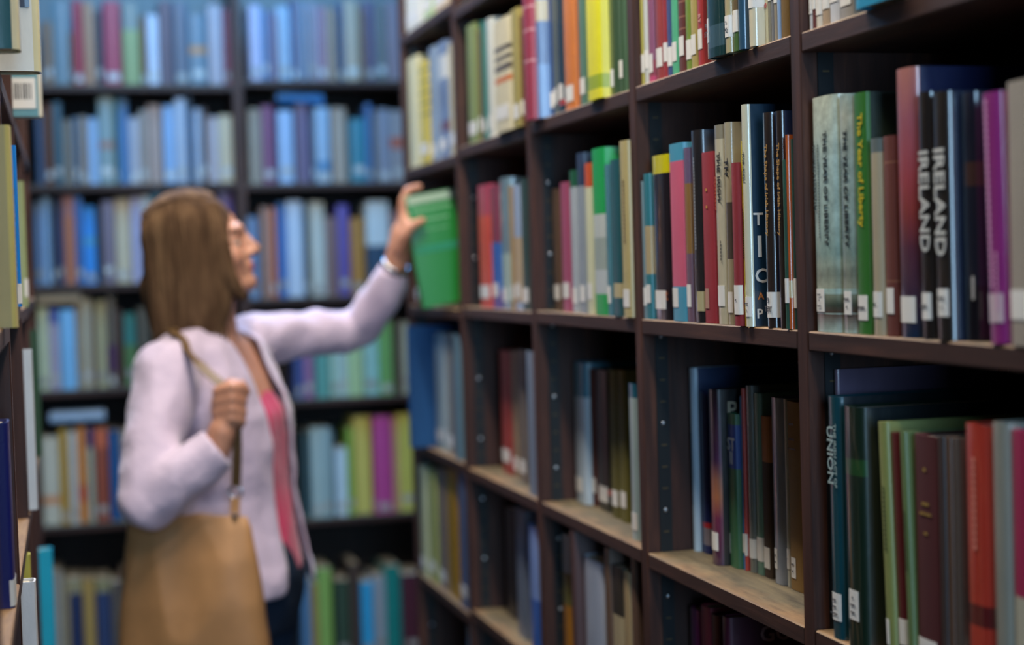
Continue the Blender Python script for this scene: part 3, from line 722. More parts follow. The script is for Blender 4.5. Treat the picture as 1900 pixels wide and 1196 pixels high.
row_right('D', 2, 1150, [
    (1024, 1060, 990, '8fa6ba', {'s': .03, 'f': 'plastic', 'bands': [(1060, 1120, '6a6a3a'), (1120, 1300, 'a87428')], 'lab': False}), (1062, 1070, 972, '4a3434', {'s': .002, 'lab': False, 'say': 'very thin dark brown book on low shelf, third bay'}),  # the slim brown entry is a wooden bookend, built with the book mesh
    (1072, 1122, 1038, 'a0a8b8', {'s': .012, 'f': 'plastic', 'lab': False}), (1124, 1134, 1015, '5c4638', {'s': .01, 'lab': False}), (1136, 1156, 1050, '2a2620', {'s': .012, 'bands': [(1140, 1300, 'a09070')], 'lab': False}),
    (1158, 1170, 1060, '9a8460', {'s': .012, 'lab': False}), (1171, 1182, 1030, '5a4438', {'s': .014, 'lab': False})], 1.3)

# ---- right bookcase, fourth bay
row_right('A', 3, 150, [
    (867, 886, 45, '86965c'), (887, 893, 55, '6c5a34'), (894, 901, 40, '2e7468'), (902, 916, 35, 'dde2dc', {'f': 'plastic'}), (917, 949, 35, 'd8cfae', {'bands': [(86, 95, '4c443c'), (104, 112, '4c443c'), (120, 132, '5a5048'), (143, 153, 'd0743c')], 's': -.006, 'say': 'wide cream book with dark print and orange spot, upper shelf'}),
    (950, 965, 17, 'a89a54', {'s': -.006}), (966, 971, 30, '6c5030', {'s': -.004})], 1.05)
row_right('B', 3, 480, [
    (889, 911, 343, 'c44a3c', {'s': .01, 'bands': [(343, 400, 'a84058')]}), (912, 926, 345, '5a4a8c', {'s': .01, 'bands': [(345, 450, '7c3048'), (450, 540, '2c5ca8')]}), (928, 945, 330, '6c8694', {'s': .01, 'f': 'plastic', 'bands': [(470, 560, '9cb4b0')]}),
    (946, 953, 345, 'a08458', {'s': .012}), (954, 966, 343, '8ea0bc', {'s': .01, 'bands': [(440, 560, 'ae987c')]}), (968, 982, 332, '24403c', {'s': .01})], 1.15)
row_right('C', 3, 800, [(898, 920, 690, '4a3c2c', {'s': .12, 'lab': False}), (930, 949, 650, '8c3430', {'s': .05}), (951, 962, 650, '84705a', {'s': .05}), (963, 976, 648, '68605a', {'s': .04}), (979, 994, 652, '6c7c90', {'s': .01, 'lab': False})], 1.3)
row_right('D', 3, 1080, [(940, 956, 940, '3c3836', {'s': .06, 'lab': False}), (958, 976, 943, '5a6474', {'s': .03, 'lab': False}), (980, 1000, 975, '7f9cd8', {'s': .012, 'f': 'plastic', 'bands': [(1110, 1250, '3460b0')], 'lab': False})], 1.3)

# ---- right bookcase, last bay
row_right('Z', 4, 25, [(752, 784, 0, 'e2e2d8', {'h': .22}), (785, 804, 0, 'b4cc9c', {'h': .23}), (805, 836, 0, 'dcc4a0', {'h': .24})], 1.05)
row_right('A', 4, 200, [
    (757, 777, 107, 'dcd8b0', {'lab': False}), (778, 795, 115, 'd0bf54', {'bands': [(130, 135, '8c8844'), (150, 155, '8c8844'), (170, 175, '8c8844'), (190, 195, '8c8844'), (210, 215, '8c8844')]}), (796, 811, 88, '8fa6c0', {'f': 'plastic'}),
    (812, 831, 78, '7890b8', {'f': 'plastic', 'bands': [(104, 147, 'dfe6ea'), (225, 245, '6c4a64')]}), (833, 853, 80, 'c9c0a0', {})], 1.05)
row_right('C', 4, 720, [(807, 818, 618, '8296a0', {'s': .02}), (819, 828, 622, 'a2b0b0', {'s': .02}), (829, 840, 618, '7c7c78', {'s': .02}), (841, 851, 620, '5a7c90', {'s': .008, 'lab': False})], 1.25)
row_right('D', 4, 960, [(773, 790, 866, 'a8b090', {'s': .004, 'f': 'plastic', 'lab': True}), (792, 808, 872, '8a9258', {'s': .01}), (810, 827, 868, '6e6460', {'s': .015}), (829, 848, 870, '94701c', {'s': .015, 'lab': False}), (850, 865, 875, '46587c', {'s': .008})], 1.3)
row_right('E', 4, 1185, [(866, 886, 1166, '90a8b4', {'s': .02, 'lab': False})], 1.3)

# blue book pulled forward on the lower shelf of the last bay
z = SHELF[('C', 4)] + 0.0004
yb_ = on_x(806, 720, XR + 0.02).y + 0.018
xb_ = on_y(762, 790, yb_).x
hb_ = on_x_at(xb_, yb_, 605, 0).z - z
b = make_book((xb_, yb_, z), -math.pi / 2, 0.03, 0.20, hb_, gain(rgb('0a4c80'), 1.1), finish='cloth')
tag(b, 'large plain blue book jutting out below the green book', 'book', 'books on the right bookcase')
# brown book left standing behind the green one
zB = SHELF[('B', 4)] + 0.0004
b = make_book((XR - 0.012, 3.74, zB), -math.pi / 2, 0.035, 0.16, 0.235, gain(rgb('6a4638'), 1.3), finish='cloth', lab=(.016, .042, -.5, .4))
tag(b, 'brown book standing just behind the tilted green book', 'book', 'books on the right bookcase')
# the green book that is being pulled out
GY = 3.53
gp = on_y(784, 573, GY)
gt = math.radians(9.0)
gb = make_book((gp.x, GY, zB + 0.0), -math.pi / 2, 0.028, 0.165, 0.246, gain(rgb('1f8a30'), 1.0), finish='jacket', tip=gt, side=gain(rgb('1f8e30'), 1.0),
               coverword=[('~PRACTICAL', .020, '8cc890', .058, .86), ('~GUIDE TO', .018, '8cc890', .058, .77), ('~GARDENING', .014, '78bc80', .058, .68)])
tag(gb, 'bright green book tilted off the shelf in the woman\'s hand', 'book')
obj('cover_band', box_mesh('cover_band', 0.0141, 0.0146, 0.008, 0.158, 0.226, 0.244), gb, (ink('b4ccb0'),))
obj('cover_stripe', box_mesh('cover_stripe', 0.0141, 0.0146, 0.008, 0.158, 0.118, 0.134), gb, (ink('2f9a70'),))
gb.location.z = zB + 0.165 * 0.0

# ---- left bookcase (x: image columns; y: image rows; depth Y given)
def left_book(Y, xedge, ytop, row, bay, t, d, hexc, say, g=1.2, **o):
    z = LSH[(row, bay)] + 0.0004
    X = on_y(xedge, ytop + 60, Y).x
    h = max(0.12, on_x_at(X, Y, ytop, 0).z - z) if ytop is not None and 'h' not in o else o['h']
    h = min(h, min([v for (q, kk), v in LSH.items() if kk == bay and v > z + 0.05] or [9]) - ST - z - 0.004)
    col = gain(rgb(hexc), g)
    side = gain(rgb(o['side']), g) if 'side' in o else None
    b = make_book((X, Y, z), math.pi / 2, t, min(d, X - (XL - CASE_D) - 0.004), h, col, o.get('bands', ()), side, o.get('f', 'jacket'), o.get('lab'), title=o.get('title'))
    tag(b, say, 'book', 'books on the left bookcase')
    return b
left_book(1.86, 36, 0, 'A', 1, .045, .17, 'cfc6a4', 'cream edged dark teal book at top left corner, cut by picture edge', h=.25, side='1c5058', f='plastic')
wb_ = left_book(2.055, 73, 0, 'A', 2, .040, .17, 'cfc7a0', 'white book in wrinkled clear sleeve jutting out at top left', h=.25, side='d9dad4', f='plastic')
obj('dark_panel', box_mesh('dark_panel', -0.0207, -0.0203, 0.010, 0.16, 0.075, 0.20), wb_, (ink('1c2c4a'),))
bb_ = left_book(2.62, 72, 0, 'A', 3, .035, .17, 'c4bfae', 'teal book with barcode sticker beneath the white wrapped book', h=.25, side='5a8a96')
bs_ = obj('barcode_sticker', box_mesh('barcode_sticker', -0.0182, -0.0178, 0.008, 0.05, 0.012, 0.058), bb_, (STICKER,))
for i in range(8):
    obj('bar', box_mesh('bar', -0.0185, -0.0182, 0.014 + i * 0.004, 0.0155 + i * 0.004 + 0.0005 * (i % 3), 0.026, 0.050), bs_, (ink('202020'),))
left_book(1.80, 20, 235, 'B', 1, .05, .17, 'c4b468', 'pale yellow book at far left edge with black vertical title', lab=None, title=[('DOUG BEATTIE MY', .012, '1c1c1c', .45, .25)], side='a89c6c')
left_book(2.24, 30, 270, 'B', 2, .018, .16, '0f7ad0', 'slim bright blue book with white sticker near left edge', lab=(.004, .03, -.5, .5), f='jacket')
left_book(2.80, 45, 336, 'B', 3, .014, .15, '8c9868', 'thin pale green book inside left bookcase, eye level', lab=(.016, .045, -.5, .5))
left_book(1.86, 17, 780, 'C', 1, .05, .16, '0e1560', 'navy book with pale sticker at left edge, lower shelf', lab=(.002, .03, -.5, .5))
left_book(2.62, 60, 648, 'C', 3, .025, .15, 'c4ccd4', 'narrow white book standing upright in left bookcase', lab=None)
left_book(3.40, 72, 612, 'C', 4, .03, .16, '26442a', 'dark green narrow book at far end of left bookcase')
left_book(2.15, 66, 1048, 'D', 2, .03, .17, 'd0d0d2', 'white book standing proud at lower left, before the turquoise book', g=1.4)
left_book(2.36, 56, 1004, 'D', 2, .02, .15, 'b0a848', 'thin olive yellow book behind the white book at lower left', g=1.4)
left_book(3.38, 98, 1016, 'D', 4, .03, .19, '1590b0', 'turquoise book jutting out at lower left', g=1.6)

# ---- far bookcase, left bay
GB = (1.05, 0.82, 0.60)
row_back(0, 0, 80, [
    (75, 85, 41, '6e6262'), (85, 98, 41, '8a7c74'), (98, 128, 2, '5a7e98'), (129, 135, 60, '6c5c34'), (136, 154, 0, '9a2a50'), (155, 175, 4, 'a08070'), (176, 191, 20, '2a3c54'),
    (192, 225, 2, '96305c'), (227, 259, 6, '7c9a74', {'bands': [(0, 55, '6a8490')]}), (260, 272, 30, '6c5438'), (273, 295, 28, 'b8ccf4'), (296, 321, 2, '4c4c68'), (322, 350, 4, '4c6484'),
    (351, 383, 26, '5c80a0', {'bands': [(86, 100, 'b0845c')]}), (386, 414, 10, '9aa0bc'), (415, 435, 16, '84486c')], GB)
row_back(1, 0, 270, [
    (67, 82, 205, '2e4a6c'), (83, 98, 193, '5c3420'), (99, 116, 190, '2c5668'), (117, 134, 222, '74726c'), (135, 147, 218, '587088'), (148, 163, 216, '887e78'), (164, 183, 219, '8cb2dc'),
    (184, 213, 180, '78949c', {'bands': [(262, 276, '90706c')]}), (214, 219, 184, '2c6458'), (220, 239, 183, '3a74ac'), (240, 259, 218, 'a8aec0'), (260, 274, 205, '98908c'), (275, 301, 195, '9c8a86'),
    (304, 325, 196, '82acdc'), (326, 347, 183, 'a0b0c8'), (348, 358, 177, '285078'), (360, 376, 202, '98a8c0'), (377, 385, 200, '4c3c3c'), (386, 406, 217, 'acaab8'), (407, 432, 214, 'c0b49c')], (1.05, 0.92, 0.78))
row_back(2, 0, 440, [
    (65, 79, 373, '667c98'), (80, 94, 366, '7ea0bc'), (95, 104, 372, '1c2430'), (105, 118, 368, '303a5c'), (119, 139, 363, 'b06848', {'bands': [(363, 400, 'a46c64')]}), (140, 154, 365, '3a6494'),
    (155, 178, 383, '1684cc', {'bands': [(440, 455, '3c90b0')]}), (179, 189, 385, '242c38'), (190, 213, 373, '726470'), (214, 243, 368, 'bcac8c'), (244, 263, 366, 'a4a0b8'), (264, 280, 364, 'b0aca4'),
    (281, 309, 353, '1c7c98'), (310, 330, 356, '5078a0'), (334, 362, 380, '7a7068'), (365, 384, 352, '90a4a8'), (406, 434, 350, '5c4678')], 1.05)
row_back(3, 0, 650, [
    (72, 91, 571, 'b4bc98'), (92, 111, 573, '9c94a4', {'bands': [(573, 600, '4c5890')]}), (112, 141, 574, '6ea6c8'), (142, 151, 566, '988468'), (152, 173, 554, '9c947c'), (174, 179, 580, '5a3c34'), (180, 198, 557, 'a09a74'),
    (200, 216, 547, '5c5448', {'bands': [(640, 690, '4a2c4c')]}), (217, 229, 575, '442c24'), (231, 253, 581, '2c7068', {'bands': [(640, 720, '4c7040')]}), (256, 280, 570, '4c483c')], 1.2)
row_back(4, 0, 880, [
    (78, 111, 810, 'b8b4a0', {'bands': [(920, 935, 'c08458')]}), (112, 127, 796, 'b08a34'), (128, 144, 800, 'b4b0a4'), (145, 162, 792, 'c07834', {'bands': [(900, 930, 'b4502c')]}), (163, 175, 794, '9ca490', {'bands': [(794, 830, '283868')]}),
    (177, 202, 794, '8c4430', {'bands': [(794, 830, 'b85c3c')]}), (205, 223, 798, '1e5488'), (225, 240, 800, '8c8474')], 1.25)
row_back(5, 0, 1140, [
    (98, 118, 1058, '8c8c84'), (120, 129, 1074, 'a09474'), (130, 153, 1074, '1e2c50', {'bands': [(1074, 1100, '8c8464')]}), (155, 177, 1074, 'a4884c'), (179, 207, 1074, '2c3c60', {'bands': [(1074, 1098, '84805c')]}), (208, 226, 1080, '5c544c'),
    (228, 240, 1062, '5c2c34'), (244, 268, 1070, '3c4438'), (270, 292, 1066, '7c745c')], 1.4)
# ---- far bookcase, right bay
row_back(0, 1, 80, [
    (463, 486, 10, 'aab8ec'), (487, 498, 18, '5080b8'), (499, 513, 21, '6c6890'), (514, 540, 12, '8cb0dc'), (541, 552, 0, '4c5888'), (553, 570, 4, '6c84a8'), (571, 588, 5, '8490b0'),
    (589, 606, 12, '8c7898'), (607, 624, 15, '8c8480'), (625, 639, 6, '2c5080'), (640, 667, 1, 'a4a09c'), (668, 674, 14, '6c5c48'), (675, 697, 3, '585a80'), (698, 716, 6, '60707c'), (719, 743, 3, '7c7890')], GB)
row_back(1, 1, 270, [
    (462, 486, 202, '8c8880'), (487, 510, 196, '74446c'), (517, 545, 205, '94b4dc'), (550, 576, 193, '60587c'), (577, 585, 210, '4c5864'), (586, 613, 199, '8caccc', {'bands': [(300, 318, '3c7cac')]}),
    (617, 644, 200, '9c948c'), (651, 679, 220, '2c7c94'), (680, 691, 193, '4870a4'), (692, 700, 210, '6c7474'), (701, 724, 202, '80889c'), (726, 754, 205, '8c8c94', {'bands': [(255, 275, 'a85c4c')]})], (1.05, 0.92, 0.78))
row_back(2, 1, 470, [
    (460, 479, 402, '7090b4'), (486, 500, 384, 'a07c6c'), (501, 514, 386, 'b46444'), (515, 533, 377, '2c64a4'), (534, 564, 373, 'b4c0cc'), (565, 574, 378, '243c44'), (576, 604, 375, 'b8bcb0'),
    (605, 627, 402, '785c58'), (628, 649, 380, '5c4c90'), (650, 678, 404, 'a87838'), (683, 724, 373, 'c4ccc8', {'bands': [(455, 560, '28465c')]}), (726, 740, 392, '8c645c'), (741, 765, 385, '645450')], 1.05)
row_back(3, 1, 700, [
    (547, 564, 596, '3c4c80'), (565, 582, 590, '94688c'), (587, 612, 600, '58988c'), (613, 629, 592, 'a0c4b4'), (630, 645, 590, 'a8bcb4'), (646, 674, 594, 'a4c08c'), (675, 704, 590, '90c0b8'), (705, 730, 596, '6ca058'), (731, 744, 590, '4c3c30'), (746, 768, 598, 'b0b49c')], 1.1)
row_back(4, 1, 860, [
    (561, 576, 800, '2c4448'), (578, 597, 793, '9cb0ac'), (598, 615, 793, '8ca4a4'), (616, 621, 800, '4c6c7c'), (622, 644, 831, 'b0c4cc'), (645, 657, 793, '7c9c3c'), (658, 689, 772, 'bcb45c'), (690, 694, 780, '8c3c34'),
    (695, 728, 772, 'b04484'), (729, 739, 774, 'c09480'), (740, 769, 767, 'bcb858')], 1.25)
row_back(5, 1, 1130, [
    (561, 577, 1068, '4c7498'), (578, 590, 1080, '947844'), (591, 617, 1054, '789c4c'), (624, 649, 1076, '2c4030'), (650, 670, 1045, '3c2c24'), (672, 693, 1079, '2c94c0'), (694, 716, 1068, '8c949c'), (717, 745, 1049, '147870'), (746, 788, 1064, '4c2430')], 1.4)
# books lying flat on top of the upright ones
def flat_book(x0, x1, ytop, ybot, Y, hexc, say, g, tilt=0.0):
    a = on_y(x0, (ytop + ybot) / 2, Y); c = on_y(x1, (ytop + ybot) / 2, Y)
    t = on_y(x0, ytop, Y).z - on_y(x0, ybot, Y).z
    h = c.x - a.x
    b = make_book((a.x, Y, a.z), 0.0, t, 0.17, h, gain(rgb(hexc), g), finish='jacket')
    b.rotation_euler = (0, math.pi / 2 + tilt, 0)
    tag(b, say, 'book', 'books on the far bookcase')
flat_book(67, 150, 546, 563, YB + .03, 'b0a48c', 'beige book lying flat on upright books, fourth shelf, far bookcase', 1.6)
flat_book(92, 195, 766, 784, YB + .03, '7c98b4', 'pale blue book lying flat on upright books, fifth shelf, far bookcase', 1.7)
flat_book(514, 600, 171, 187, YB + .03, '1f6ca8', 'blue book lying aslant on upright books, second shelf, far bookcase', 1.3, math.radians(3))

# ------------------------------------------------------------------ the woman
SKIN, nt, bs = new_mat('skin')
n = tex_noise(nt, 14, 3, 0.5, coords(nt))
nt.links.new(ramp(nt, n.outputs['Fac'], [(0.3, rgb('c08468')), (0.7, rgb('d69c80'))]), bs.inputs['Base Color'])
bs.inputs['Roughness'].default_value = 0.5
bs.inputs['Subsurface Weight'].default_value = 0.15
bs.inputs['Subsurface Radius'].default_value = (0.01, 0.004, 0.002)
HAIR, nt, bs = new_mat('light brown hair')
n = tex_noise(nt, 34, 5, 0.7, coords(nt, (1, 1, 0.10)))
nt.links.new(ramp(nt, n.outputs['Fac'], [(0.25, rgb('33241a')), (0.5, rgb('5e4632')), (0.78, rgb('8a6c4e'))]), bs.inputs['Base Color'])
bs.inputs['Roughness'].default_value = 0.75
bs.inputs['Specular IOR Level'].default_value = 0.08
bump(nt, bs, n.outputs['Fac'], 0.5, 0.004)
def knit(name, c, sc=260):
    m, nt, bs = new_mat(name)
    w = nt.nodes.new('ShaderNodeTexWave'); w.inputs['Scale'].default_value = sc; w.inputs['Distortion'].default_value = 2
    nt.links.new(coords(nt), w.inputs['Vector'])
    n = tex_noise(nt, 9, 4, 0.6, coords(nt))
    nt.links.new(ramp(nt, n.outputs['Fac'], [(0.3, tuple(x * 0.88 for x in c)), (0.7, c)]), bs.inputs['Base Color'])
    bs.inputs['Roughness'].default_value = 0.85
    bs.inputs['Sheen Weight'].default_value = 0.3
    bump(nt, bs, n.outputs['Fac'], 0.5, 0.02)
    return m
CARDI = knit('pale lilac knit', rgb('d6c2d6'))
PINK = knit('bright pink jersey', rgb('e02060'))
DENIM = plain('dark blue denim', rgb('14283f'), 0.8, noise=0.2, nscale=90)
SHOE = plain('dark leather shoe', rgb('2c221e'), 0.45)
LEATHER = plain('tan soft leather', rgb('b88656'), 0.55, noise=0.10, nscale=12)
STRAPM = plain('tan leather strap', rgb('6a5030'), 0.5)
STEEL = plain('polished steel ring', (0.6, 0.62, 0.65), 0.2, 1.0)

FD = Vector((0.866, -0.5, 0)); LD = Vector((0.5, 0.866, 0))
def P(x, y, Y): return on_y(x, y, Y)
def loft_into(bm, stations, A, B, n=28, sq=1.0):
    rings = []
    for c, a, b in stations:
        ring = []
        for i in range(n):
            th = 2 * math.pi * i / n
            ca, sa = math.cos(th), math.sin(th)
            ca = math.copysign(abs(ca) ** sq, ca); sa = math.copysign(abs(sa) ** sq, sa)
            ring.append(bm.verts.new(Vector(c) + A * (a * ca) + B * (b * sa)))
        rings.append(ring)
    for r0, r1 in zip(rings, rings[1:]):
        for i in range(n):
            bm.faces.new((r0[i], r0[(i + 1) % n], r1[(i + 1) % n], r1[i]))
    bm.faces.new(list(reversed(rings[0]))); bm.faces.new(rings[-1])
def cap_into(bm, p0, r0, p1, r1):
    p0, p1 = Vector(p0), Vector(p1)
    for p, r in ((p0, r0), (p1, r1)):
        bmesh.ops.create_uvsphere(bm, u_segments=16, v_segments=10, radius=r, matrix=Matrix.Translation(p))
    d = p1 - p0
    if d.length > 1e-4:
        M = Matrix.Translation((p0 + p1) / 2) @ d.to_track_quat('Z', 'Y').to_matrix().to_4x4()
        bmesh.ops.create_cone(bm, cap_ends=True, segments=16, radius1=r0, radius2=r1, depth=d.length, matrix=M)
def ell_into(bm, c, radii, axes):
    M = Matrix.Translation(Vector(c)) @ Matrix((axes[0], axes[1], axes[2])).transposed().to_4x4() @ Matrix.Diagonal((*radii, 1))
    bmesh.ops.create_uvsphere(bm, u_segments=24, v_segments=16, radius=1.0, matrix=M)
def chain_into(bm, pts):
    for (p0, r0), (p1, r1) in zip(pts, pts[1:]): cap_into(bm, p0, r0, p1, r1)
from mathutils import noise as mnoise
def remeshed(name, bm, voxel, smooth=4, cut=None, solid=0.0, folds=None):
    bmesh.ops.recalc_face_normals(bm, faces=bm.faces)
    me = bpy.data.meshes.new(name); bm.to_mesh(me); bm.free()
    t = bpy.data.objects.new(name, me); COL.objects.link(t)
    m = t.modifiers.new('r', 'REMESH'); m.mode = 'VOXEL'; m.voxel_size = voxel
    if smooth:
        s = t.modifiers.new('s', 'SMOOTH'); s.factor = 0.5; s.iterations = smooth
    def bake(t):
        dg = bpy.context.evaluated_depsgraph_get()
        return bpy.data.meshes.new_from_object(t.evaluated_get(dg))
    out = bake(t)
    bpy.data.objects.remove(t)
    if folds:                              # soft creases of the cloth
        amp, sc = folds
        nn = [v.normal.copy() for v in out.vertices]
        for v, n_ in zip(out.vertices, nn):
            q = Vector((v.co.x * sc[0], v.co.y * sc[1], v.co.z * sc[2]))
            w = 1 - 2 * abs(mnoise.noise(q)) + 0.5 * mnoise.noise(q * 2.3)
            v.co += n_ * (amp * (w - 0.6))
    if cut:
        b2 = bmesh.new(); b2.from_mesh(out); b2.normal_update()
        bmesh.ops.delete(b2, geom=[f for f in b2.faces if cut(f.calc_center_median(), f.normal)], context='FACES')
        rim = [v for v in b2.verts if v.is_boundary]
        for _ in range(14):                # even out the cut hems
            new = {}
            for v in rim:
                nb = [e.other_vert(v).co for e in v.link_edges if e.is_boundary]
                if len(nb) == 2: new[v] = v.co * 0.4 + (nb[0] + nb[1]) * 0.3
            for v, c_ in new.items(): v.co = c_
        b2.to_mesh(out); b2.free()
    global SHELL
    SHELL = ([v.co.copy() for v in out.vertices], [tuple(p.vertices) for p in out.polygons])
    if solid:
        t = bpy.data.objects.new(name, out); COL.objects.link(t)
        m = t.modifiers.new('k', 'SOLIDIFY'); m.thickness = solid; m.offset = -1
        o2 = bake(t); bpy.data.objects.remove(t); out = o2
    out.name = name
    for p in out.polygons: p.use_smooth = True
    return out
def axis_at(z):                         # centre of the trunk at height z
    for (a, _, _), (b, _, _) in zip(TRUNK, TRUNK[1:]):
        if b.z <= z <= a.z:
            f = (a.z - z) / (a.z - b.z); return a.lerp(b, f)
    return TRUNK[0][0] if z > TRUNK[0][0].z else TRUNK[-1][0]
WY = 3.45
TRUNK = [(P(392, 612, WY), .075, .050), (P(388, 640, WY), .150, .075), (P(398, 700, WY), .172, .098), (P(414, 770, WY), .162, .115), (P(425, 830, WY), .150, .106),
         (P(440, 910, WY), .132, .094), (P(448, 990, WY), .152, .104), (P(450, 1060, WY), .172, .116), (P(448, 1115, WY), .170, .112)]
def trunk(bm, i0, i1, grow):
    loft_into(bm, [(c, a + grow, b + grow) for c, a, b in TRUNK[i0:i1]], LD, FD)
SH_L, EL_L, WR_L = P(478, 628, 3.58), P(662, 612, 3.66), P(729, 503, 3.56)
SH_R, EL_R, WR_R = P(312, 692, 3.30), P(274, 930, 3.15), P(402, 833, 3.13)
# head frame
HC = P(374, 462, 3.43)
HF = Vector((0.972, -0.16, 0.17)).normalized()
HS = HF.cross(Vector((0, 0, 1))).normalized()        # her right, towards the camera
HU = HS.cross(HF).normalized()
def Hd(f, s, u): return HC + HF * f + HS * s + HU * u
HAX = (HF, HS, HU)

root_loc = Vector((P(448, 1115, WY).x, WY, 0))
woman = empty('person', (0, 0, 0))
tag(woman, 'woman in pale lilac cardigan, pink top and jeans reaching for a green book', 'person')

bm = bmesh.new()
trunk(bm, 0, 9, -0.004)
chain_into(bm, [(P(388, 548, WY), .050), (P(396, 640, WY), .054)])
# head
ell_into(bm, Hd(-.006, 0, .022), (.090, .074, .088), HAX)
ell_into(bm, Hd(.040, 0, -.030), (.050, .058, .075), HAX)
ell_into(bm, Hd(.076, 0, -.085), (.022, .022, .020), HAX)
for s in (-1, 1):
    cap_into(bm, Hd(.0, s * .052, -.045), .018, Hd(.065, s * .016, -.085), .017)
    ell_into(bm, Hd(.058, s * .036, -.030), (.026, .022, .026), HAX)
    ell_into(bm, Hd(-.005, s * .078, -.010), (.018, .009, .030), HAX)
cap_into(bm, Hd(.089, 0, .012), .009, Hd(.108, 0, -.021), .0100)
ell_into(bm, Hd(.099, 0, -.026), (.012, .016, .009), HAX)
ell_into(bm, Hd(.087, 0, -.050), (.012, .023, .009), HAX)
ell_into(bm, Hd(.084, 0, -.062), (.012, .020, .009), HAX)
ell_into(bm, Hd(.078, 0, .026), (.016, .052, .014), HAX)
for s in (-1, 1):
    ell_into(bm, Hd(.0700, s * .031, .0045), (.0135, .0170, .0085), HAX)
    ell_into(bm, Hd(.0690, s * .031, -.0105), (.0125, .0165, .0060), HAX)
cap_into(bm, Hd(-.02, 0, -.05), .052, P(390, 560, WY), .052)
# arms
chain_into(bm, [(SH_L, .048), (EL_L, .038), (WR_L, .026)])
chain_into(bm, [(SH_R, .048), (EL_R, .040), (WR_R, .027)])
# left hand closing on the green book
PL = P(747, 432, 3.535)
chain_into(bm, [(WR_L, .026), (P(738, 470, 3.545), .026), (PL, .026)])
ell_into(bm, P(749, 425, 3.535), (.016, .040, .042), (Vector((1, 0, 0)), Vector((0, 1, 0)), Vector((0, 0, 1))))
fr = 0.0095
chain_into(bm, [(P(748, 402, 3.525), .012), (P(748, 372, 3.525), .0105), (P(757, 352, 3.528), .0095), (P(778, 346, 3.530), .0085)])            # index over the top
chain_into(bm, [(P(750, 412, 3.55), .012), (P(756, 388, 3.562), .0105), (P(772, 380, 3.560), .0095), (P(800, 384, 3.558), .008)])           # middle behind the book
chain_into(bm, [(P(750, 428, 3.56), .0115), (P(760, 408, 3.566), .010), (P(780, 402, 3.562), .009), (P(805, 408, 3.558), .008)])
chain_into(bm, [(P(750, 446, 3.56), .0105), (P(762, 430, 3.566), .009), (P(780, 426, 3.562), .008), (P(798, 432, 3.558), .007)])
chain_into(bm, [(P(741, 462, 3.52), .015), (P(750, 437, 3.500), .013), (P(765, 418, 3.493), .0115), (P(784, 409, 3.496), .009)])             # thumb on the cover
# right hand round the strap
HY = 3.125
chain_into(bm, [(WR_R, .027), (P(412, 800, HY), .027)])
ell_into(bm, P(418, 757, HY + .012), (.028, .024, .046), (Vector((1, 0, 0)), Vector((0, 1, 0)), Vector((0, 0, 1))))
for i, (yy, r) in enumerate(((722, .0105), (742, .011), (762, .0105), (780, .0095))):
    chain_into(bm, [(P(404, yy + 4, HY), r + .001), (P(430, yy - 4, HY - .022), r), (P(449, yy + 2, HY - .008), r), (P(446, yy + 8, HY + .016), r - .001)])
chain_into(bm, [(P(410, 735, HY + .01), .014), (P(428, 712, HY - .004), .012), (P(448, 714, HY - .012), .0105), (P(458, 726, HY - .006), .009)])
# legs
HIPZ = TRUNK[-1][0].z
FEET = []
for s in (-1, 1):
    hip = TRUNK[-1][0] + LD * (s * .085)
    knee = Vector((hip.x + .012, hip.y, 0.47)); ank = Vector((hip.x - .01 + s * .02, hip.y, 0.085))
    chain_into(bm, [(hip, .078), (knee, .050), (ank, .036)])
    FEET.append(ank)
obj('body', remeshed('body', bm, 0.0052, 3), woman, (SKIN,))

# pink top
zt = P(480, 716, WY).z
bm = bmesh.new(); trunk(bm, 1, 8, 0.006)
hem_p = P(450, 1066, WY).z
obj('top', remeshed('top', bm, 0.008, 4, cut=lambda c, n: c.z > zt - 0.05 * abs((c - axis_at(c.z)).dot(LD)) / .1 or c.z < hem_p, folds=(0.004, (14, 14, 5))), woman, (PINK,))

# cardigan
bm = bmesh.new()
hemz = P(450, 1090, WY).z
trunk(bm, 0, 8, 0.020)
loft_into(bm, [(TRUNK[6][0], .172, .126), (TRUNK[7][0], .196, .140), (TRUNK[7][0] + Vector((0, 0, -.045)), .200, .144)], LD, FD)
chain_into(bm, [(TRUNK[1][0] + LD * .08 + Vector((0, 0, -.02)), .062), (SH_L, .062), (P(570, 620, 3.62), .054), (EL_L, .050), (P(705, 556, 3.60), .043), (WR_L, .034)])
chain_into(bm, [(TRUNK[1][0] - LD * .08 + Vector((0, 0, -.02)), .066), (SH_R, .068), (P(288, 810, 3.22), .060), (EL_R, .056), (P(345, 880, 3.135), .048), (WR_R, .041)])
dl = (WR_L - P(705, 556, 3.60)).normalized(); dr = (WR_R - P(345, 880, 3.135)).normalized()
neckz = P(395, 640, WY).z
def cut_cardigan(c, n):
    if (c - WR_L).dot(dl) > 0.004 and (c - WR_L).length < .09: return True
    if (c - WR_R).dot(dr) > 0.004 and (c - WR_R).length < .09: return True
    if c.z < hemz: return True
    ax = axis_at(c.z); q = c - ax
    la, fo = q.dot(LD), q.dot(FD)
    if c.z > neckz - 0.035 and abs(la) < .070 and abs(fo) < .075: return True
    if fo > 0.02:
        k = min(max((neckz - c.z) / (neckz - hemz), 0), 1)
        half = .066 - .014 * min(k / .35, 1) + .018 * max((k - .5) / .5, 0)
        return abs(la) < half and fo > 0.02 and q.length < .26
    return False
CARD = obj('cardigan', remeshed('cardigan', bm, 0.0075, 5, cut=cut_cardigan, solid=0.005, folds=(0.0075, (11, 11, 8))), woman, (CARDI,))

CARD_SHELL = SHELL
